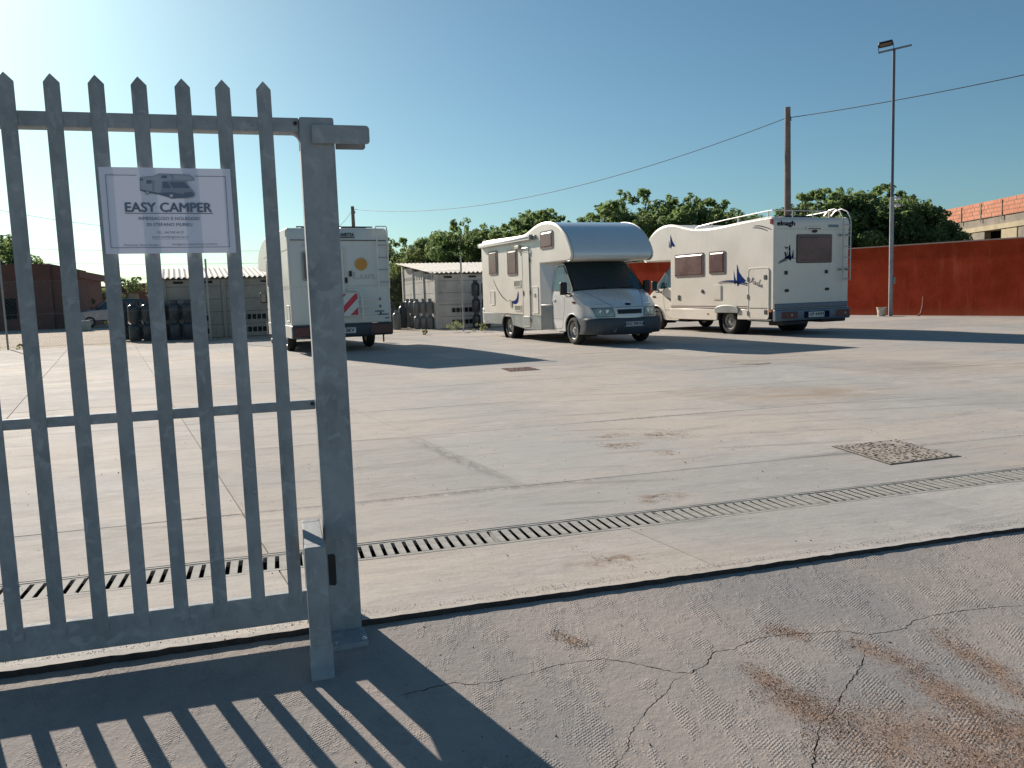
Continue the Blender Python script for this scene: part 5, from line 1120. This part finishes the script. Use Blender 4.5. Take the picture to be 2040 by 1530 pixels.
c1 = bottle(CYLD, .205, .60, 'big dark gas bottle, leftmost of the front lower row at the left shed', (-4.62, 30.0, gz(-5.5, 30.0)), group=grp2)
nm = ['leftmost', 'second from the left', 'third from the left', 'fourth from the left', 'rightmost']
for k in range(1, 5): dup(c1, (-4.62+.44*k, 30.0-.10*k, gz(-5, 30.5)), k*.9, 'big dark bottle, '+nm[k]+' of front lower row at left shed')
for k in range(5): dup(c1, (-4.62+.44*k, 30.0-.10*k, gz(-5, 30.5)+.655), k*1.7, 'big dark bottle, '+nm[k]+' of front upper row at left shed')
for k in range(4):
    for lv in (0, 1): dup(c1, (-5.05+.46*k, 30.7-.10*k, gz(-5, 31)+.68*lv+.02), k*.6, 'big dark bottle, '+nm[k]+' of back '+('upper' if lv else 'lower')+' row at left shed')
c4 = bottle(CYLD, .15, .52, 'dark gas bottle against the shed front beside the middle camper tail, lowest', (7.05, 28.75, gz(7, 28.7)), group='dark gas bottles behind the middle camper')
for lv in (1, 2): dup(c4, (7.05, 28.75, gz(7, 28.7)+.58*lv), lv, 'dark gas bottle on shed front beside middle camper tail, '+('middle', 'topmost')[lv-1]+' of stack')
for lv in (0, 1, 2): dup(c4, (7.40, 28.65, gz(7, 28.7)+.58*lv), lv, 'dark gas bottle tucked behind the middle camper, '+('lowest', 'middle', 'topmost')[lv]+' of the farther stack')

# wire mesh fence with slim posts
fe = thing('mesh_fence', 'thin diamond wire fence on slim metal posts along the yard edge', 'fence')
FP = [(-16, 28.9), (-7.95, 28.1), (-2.03, 27.5), (2.1, 27.15), (6.1, 26.8)]
for (x, y), h in zip(FP, (2.6, 2.9, 2.62, 2.6, 2.55)):
    MB().lathe([(.030, -.1), (.030, h)], 8, 'z', (x, y, gz(x, y))).build('post', GALV if x > 0 else SKIRT, fe, smooth=True)
m_ = MB()
Hm = 2.0; pit_ = .10
for (xa, ya), (xb, yb) in zip(FP, FP[1:]):
    L = math.hypot(xb-xa, yb-ya); ux, uy = (xb-xa)/L, (yb-ya)/L
    def P(s_, z_): x = xa+ux*s_; y = ya+uy*s_; return Vector((x, y, gz(x, y)+.05+z_))
    for sg in (1, -1):
        k = -int(Hm/pit_)
        while k*pit_ < L:
            s0 = k*pit_; a, b = max(0, s0), min(L, s0+Hm)
            if b > a:
                z0, z1 = (a-s0), (b-s0)
                if sg < 0: z0, z1 = Hm-z0, Hm-z1
                pa, pb = P(a, z0), P(b, z1); w_ = .0016; dv = Vector((0, 0, w_))
                m_.add([pa+dv, pa-dv+Vector((0, w_, 0)), pa-dv-Vector((0, w_, 0)), pb+dv, pb-dv+Vector((0, w_, 0)), pb-dv-Vector((0, w_, 0))], [(0, 1, 4, 3), (1, 2, 5, 4), (2, 0, 3, 5)])
            k += 1
    for z_ in (0., 1.0, 2.0): m_.tube([P(0, z_), P(L, z_)], .003, 4)
m_.build('wire_mesh', WIRE, fe, fixn=False, kind='stuff')

# ------------------------------------------------------------------ vegetation
def crown_mesh(name, H, Rr, nclump, nleaf, seed, leaf=.16, mat=0, low=.25, spiky=.35):
    rnd = random.Random(seed); m_ = MB(); cl = []
    for i in range(nclump):
        u = rnd.uniform(0, 1); zz = H*(low+(1-low)*u); rad = Rr*math.sqrt(max(.08, 1-((u-.38)/.72)**2))*math.sqrt(rnd.uniform(.15, 1)); a = rnd.uniform(0, 6.283)
        cl.append((Vector((rad*math.cos(a), rad*math.sin(a), zz)), rnd.uniform(.30, .62)*Rr*.45))
    for i in range(int(nclump*spiky)):   # shoots that stand out of the outline
        a = rnd.uniform(0, 6.283); rad = Rr*rnd.uniform(.1, .95); zz = H*(1-.35*(rad/Rr)**2)+rnd.uniform(-.02, .13)*H; cl.append((Vector((rad*math.cos(a), rad*math.sin(a), zz)), rnd.uniform(.08, .2)*Rr*.5))
    wts = [c[1]**2 for c in cl]
    for i in range(nleaf):
        c, rr = rnd.choices(cl, wts)[0]; v = Vector((rnd.gauss(0, 1), rnd.gauss(0, 1), rnd.gauss(0, 1))).normalized()*rr*(rnd.uniform(.2, 1)**.45); v.z *= .8
        p = c+v; n_ = (v.normalized()+Vector((rnd.gauss(0, .7), rnd.gauss(0, .7), rnd.gauss(.3, .7)))).normalized(); t1 = n_.orthogonal().normalized(); t1 = Matrix.Rotation(rnd.uniform(0, 6.28), 3, n_) @ t1; t2 = n_.cross(t1)
        s_ = leaf*rnd.uniform(.55, 1.25)
        m_.add([p-t1*s_*.5, p+t2*s_*.24+n_*s_*.05, p+t1*s_*.55, p-t2*s_*.24+n_*s_*.05], [(0, 1, 2, 3)])
    me = bpy.data.meshes.new(name); me.from_pydata(m_.v, [], m_.f); me.materials.append(LEAF[mat]); return me, cl
def tree_kind(H, Rr, ncl, nl, seed, leaf, mat, low=.22, spiky=.35):
    me, cl = crown_mesh('crown', H, Rr, ncl, nl, seed, leaf, mat, low, spiky); rnd = random.Random(seed)
    tm = MB(); tm.tube([(0, 0, -.3), (.05, .02, H*.2), (-.04, .05, H*.42), (0, 0, H*.6)], [.16, .13, .10, .05], 8)
    for i in range(14):
        c, _ = cl[rnd.randrange(len(cl))]; z0 = H*rnd.uniform(.15, .45); tm.tube([(0, 0, z0), tuple((Vector((0, 0, z0)).lerp(c, .5)+Vector((0, 0, .15)))), tuple(c)], [.06, .04, .015], 5)
    bm_ = tm.build('trunk', BARK); tme = bm_.data; bpy.data.objects.remove(bm_); return me, tme
KIND = [tree_kind(5.3, 2.7, 62, 14000, 21, .23, 0, .1, .8), tree_kind(5.1, 2.6, 70, 14500, 22, .22, 1, .1, .7), tree_kind(4.8, 2.2, 44, 9500, 23, .24, 0, .15, 1.3), tree_kind(4.3, 2.4, 50, 10000, 24, .21, 2, .1, .7)]
def tree(k, x, y, s_, sz, label, group, rz):
    t = thing('leafy_tree', label, 'tree', (x, y, gz(x, y)-.1), (0, 0, rz), group); t.scale = (s_, s_, sz*.95)
    for nm_, me in (('crown', KIND[k][0]), ('trunk', KIND[k][1])): o = bpy.data.objects.new(nm_, me); COL.objects.link(o); o.parent = t
    return t
gl = 'row of leafy trees behind the sheds and the wall'
TR = [(3, 760, 62, 1.05, 'dull low tree directly right of the left camper'), (0, 800, 60, 1.12, 'mid-green tree above the tall gas bottles'), (3, 845, 57, 1.2, 'brownish tree behind the left end of the right shed'), (1, 890, 58, 1.25, 'dark tree behind the roof of the right shed'), (0, 935, 55, 1.24, 'tall green tree left of the middle camper tail'), (1, 985, 53, 1.18, 'dark tree just above the tail of the middle camper'),
      (2, 1045, 50, 1.24, 'loose sprigged tree above the low roof of the middle camper'), (2, 1100, 49, 1.26, 'loose tree left of the middle camper overcab'), (1, 1075, 54, 1.2, 'dark tree farther back above the middle camper roof'),
      (2, 1215, 46, 1.20, 'bright tree over the middle camper overcab, left'), (0, 1265, 44, 1.16, 'bright tree over the middle camper overcab, right'), (1, 1310, 47, 1.14, 'dark tree over the gap between the two white campers'),
      (0, 1365, 42, 1.02, 'leafy tree over the overcab of the cream camper'), (2, 1410, 43, 1.10, 'sprigged tree over the roof dip of the cream camper'), (1, 1455, 45, 1.04, 'dark tree left of the tall brown pole'),
      (2, 1530, 44, .93, 'small sparse tree behind the tall brown pole'), (2, 1635, 37, 1.13, 'tall bright tree right of the tall brown pole'), (1, 1690, 38, 1.0, 'dark round tree above the ladder of the cream camper'), (0, 1745, 36.5, .92, 'tree directly left of the lamp post'), (1, 1725, 41, 1.0, 'dark tree behind the others left of the lamp post'),
      (2, 1760, 40, 1.08, 'pointed bright tree behind the lamp post'), (1, 1800, 36, .86, 'dark tree directly right of the lamp post'), (0, 1845, 35.5, .76, 'lower tree near the unfinished building'), (2, 1830, 37, .86, 'sprigged tree in front of the unfinished building'), (1, 1880, 36, .60, 'lowest bush at the left end of the unfinished building')]
for i, (k, px, D, s_, lab) in enumerate(TR):
    D *= 1.09; s_ *= 1.09*(.86 if px < 1000 else .95 if px < 1120 else 1); x, y = at(px, D); tree(k, x, y, s_*random.uniform(.93, 1.05), s_*random.uniform(.92, 1.06), lab, gl, i*1.37)
def lowplant(name, label, cat, x, y, H, Rr, n, seed, mat, leaf=.06, z_=None):
    me, _ = crown_mesh('foliage', H, Rr, 14, n, seed, leaf, mat, .05, .5); t = thing(name, label, cat, (x, y, gz(x, y) if z_ is None else z_)); o = bpy.data.objects.new('foliage', me); COL.objects.link(o); o.parent = t; return t
lowplant('bush', 'rounded dry bush behind the parked car at the far left', 'bush', *at(262, 60), 3.0, 2.6, 6000, 31, 2, .2)
lowplant('bush', 'dry grey-green hedge in front of the low tiled house', 'bush', *at(188, 53), 2.2, 2.2, 5000, 32, 2, .18)
lowplant('bush', 'dark bush beside the red house at the left', 'bush', *at(165, 49), 1.7, 1.3, 3000, 34, 1, .15)
x, y = at(-15, 50); tree(0, x, y, 1.15, 1.15, 'single tree rising behind the red house at the left edge', 'trees at the far left', 2.)
for k, (x, y, h, lab) in enumerate(((5.75, 26.3, .34, 'dry yellow-green weed tuft left of the right fence post'), (6.45, 25.9, .26, 'flat yellow-green weed tuft under the tail of the middle camper'), (4.56, 25.6, .14, 'tiny weed in front of the stacked gas bottles'), (-8.35, 27.7, .42, 'spiky dry weed by the left fence post'), (-7.5, 27.8, .15, 'small weed clump right of the left fence post'))):
    lowplant('weed', lab, 'weed', x, y, h, h*.9, 260, 50+k, 3, .06)
MB().tube([(4.5, 25.6, gz(4.5, 25.6)), (4.48, 25.6, gz(4.5, 25.6)+.32)], .006, 4).build('stick', SEAM, None); s_ = bpy.data.objects['stick']; tag(s_, 'short dry stick standing in a weed before the stacked gas bottles', 'stick')

# ------------------------------------------------------------------ far buildings
# unfinished hollow-brick building on the right
ub = thing('unfinished_building', 'unfinished brick and concrete building beyond the right end of the red wall', 'building')
pa, pb = Vector((38.2, 39.25, 0)), Vector((32.2, 18.6, 0)); ud = (pb-pa).normalized(); un = Vector((-ud.y, ud.x, 0))
if un.x < 0: un = -un
LU = (pb-pa).length
def ubox(s0, s1, d0, d1, z0, z1, name, mat, par=ub):
    m_ = MB(); q = [pa+ud*s+un*d_ for s, d_ in ((s0, d0), (s1, d0), (s1, d1), (s0, d1))]
    m_.add([(p.x, p.y, z0) for p in q]+[(p.x, p.y, z1) for p in q], [(3, 2, 1, 0), (4, 5, 6, 7), (0, 1, 5, 4), (1, 2, 6, 5), (2, 3, 7, 6), (3, 0, 4, 7)]); return m_.build(name, mat, par)
ubox(0, LU, .08, .4, 4.78, 5.66, 'brick_wall', GREYB); ubox(.0, .3, .4, 10, 4.78, 5.66, 'brick_wall', BRICK); ubox(0, LU, .12, .5, 4.36, 4.777, 'grey_band', GREYB); ubox(0, LU, .0, .5, 4.10, 4.357, 'beam', BEAM)
bme = None; ang = math.atan2(ud.y, ud.x); rb = random.Random(4)
for j in range(4):
    for k in range(27):
        if bme is None: bo = MB().box((0, 0, 0), (.306, .10, .204)).build('brick', BRICK, ub); bme = bo
        else: bo = bme.copy(); COL.objects.link(bo); bo.parent = ub
        p_ = pa+ud*(.16+k*.32+(.16 if j % 2 else 0))+un*(.105+rb.uniform(-.008, .008)); bo.location = (p_.x, p_.y, 4.90+j*.216); bo.rotation_euler = (0, 0, ang)
for k in range(6): ubox(1.9+k*1.9, 1.96+k*1.9, .02, .045, 4.60, 5.60, 'mortar_run', GREYB)
ops = [(.5, 2.0), (2.85, 2.97), (4.2, 5.7), (7.0, 7.12), (8.4, 9.9), (11.2, 11.32), (12.6, 14.1), (16, 17.5)]; e = 0
for a, b in ops: ubox(e, a, .06, .4, 0, 4.098, 'pier', BEAM if int(a) % 2 else GREYB); e = b
ubox(e, LU, .06, .4, 0, 4.098, 'pier', BEAM); ubox(.0, LU, .9, 1.0, 0, 4.09, 'inner_wall', DARK); ubox(.0, LU, .5, 10, 4.10, 4.3, 'floor_slab', BEAM)  # near-black inner wall paints in the shade behind the openings
# red house on the left
rh = thing('red_house', 'dark red plastered house with a flat top in shade at the far left', 'house')
a, b = at(-160, 49), at(166, 45)
def bxy(x0, x1, y0, y1, z0, z1, name, mat, par): return MB().bx(x0, x1, y0, y1, z0, z1).build(name, mat, par)
bxy(-24, b[0]-1.2, b[1], b[1]+9, .3, 4.15, 'wall', MRED, rh); MB().prism([(b[0]-1.195, .3), (b[0], .3), (b[0], 3.55), (b[0]+.0, 3.78), (b[0]-1.195, 4.05)], b[1]+.2, b[1]+7, 'xz').build('wing', MRED, rh)
bxy(b[0]-.02, b[0]+.22, b[1]+.1, b[1]+7.1, 3.35, 3.75, 'eaves', MRED, rh); bxy(b[0]-.75, b[0]-.5, b[1]+.1, b[1]+.19, .5, 2.6, 'pillar', BEAM, rh)
bxy(b[0]-3.6, b[0]-3.0, b[1]-.05, b[1]-.002, 1.2, 2.3, 'window', DARK, rh)
h2 = thing('tiled_house', 'low house with a sloping tiled roof and chimney behind the parked car', 'house')
x, y = at(195, 62); bxy(x-3.5, x+2.6, y, y+5, .3, 2.9, 'wall', GREYB, h2); MB().prism([(x-4.5, 4.6), (x-1.4, 3.55), (x+3.4, 3.25), (x+3.4, 3.05), (x-1.5, 3.05), (x-4.5, 3.1)], y-.5, y+6, 'xz').build('roof', TERR, h2); bxy(x-.25, x+.35, y+1, y+1.6, 3.2, 4.0, 'chimney', MRED, h2)
bxy(x-2.6, x+.6, y-.56, y-.5, 2.85, 3.05, 'gutter', BEAM, h2)
h3 = thing('distant_house', 'small distant house with a brown roof left of the left shed', 'house'); x, y = at(330, 75); bxy(x-3.5, x+2.2, y, y+5, .3, 3.4, 'wall', MRED, h3); MB().prism([(x-4.2, 3.4), (x-2.6, 3.9), (x+1.5, 4.15), (x+2.6, 3.5)], y-.4, y+5, 'xz').build('roof', TERR, h3)
# parked car behind the fence, bonnet to the left
def parked_car():
    x, y = at(234, 45.5); t = thing('parked_car', 'silver car parked in the shade beyond the wire fence', 'car', (x, y, gz(x, y)), (0, 0, R(200)))
    sil = simple('silver_paint', (.24, .25, .29), .22, .5, .05, 3)
    lo = smooth_poly([(-2.05, .35), (-2.08, .75), (-1.95, .95), (-1.1, 1.0), (.9, .98), (1.75, .86), (2.0, .68), (2.05, .36)], 4); m_ = MB(); m_.prism(lo, -.82, .82, 'xz'); m_.build('body', sil, t, bevel=.05, seg=3)
    up = smooth_poly([(-1.9, .94), (-1.55, 1.42), (-.9, 1.52), (.0, 1.50), (.45, 1.38), (1.05, .95)], 4); m_ = MB()
    n_ = len(up); vs = [(a, -(.78-.22*(b-.94)), b) for a, b in up]+[(a, (.78-.22*(b-.94)), b) for a, b in up]; m_.add(vs, [tuple(range(n_))[::-1], tuple(range(n_, 2*n_))]+[(i, i+1, n_+i+1, n_+i) for i in range(n_-1)]); m_.build('glasshouse', GLASS, t, smooth=True, angle=40)
    MB().prism([(-1.5, 1.46), (-.9, 1.545), (0, 1.525), (.32, 1.45), (.3, 1.43), (-.9, 1.50), (-1.5, 1.43)], -.64, .64, 'xz').build('roof', sil, t, bevel=.01)
    for s in (-1, 1):
        MB().tube([(1.0, s*.76, .97), (.42, s*.70, 1.40), (0, s*.66, 1.51)], .025, 5).build('pillar', sil, t)
        for xx in (-1.3, 1.3): wheel(t, xx, s*.74, s, .31, .19)
        MB().bx(1.88, 2.02, s*.55-.14, s*.55+.14, .66, .78).build('headlight', LAMP, t, bevel=.03); MB().bx(.75, .95, s*.88-.07, s*.88+.07, .98, 1.12).build('mirror', BLK, t, bevel=.02)
parked_car()
x, y = at(176, 41.5); t = thing('scrap_frame', 'leaning pale metal frame in the shade left of the parked car', 'frame', (x, y, gz(x, y)))
for k in range(2): MB().tube([(-.45+.18*k, 0, 1.15), (.02+.18*k, .1, .25)], .025, 6).build('bar', ALU, t)
MB().tube([(-.2, .05, .8), (0, .05, .75)], .02, 6).build('brace', ALU, t)
x, y = at(173, 39.5); o = MB().bx(x-.3, x+.3, y-.2, y+.3, gz(x, y), gz(x, y)+.5).build('crate', SKIRT, bevel=.02); tag(o, 'small grey-green box on the ground below the leaning metal frame', 'box')
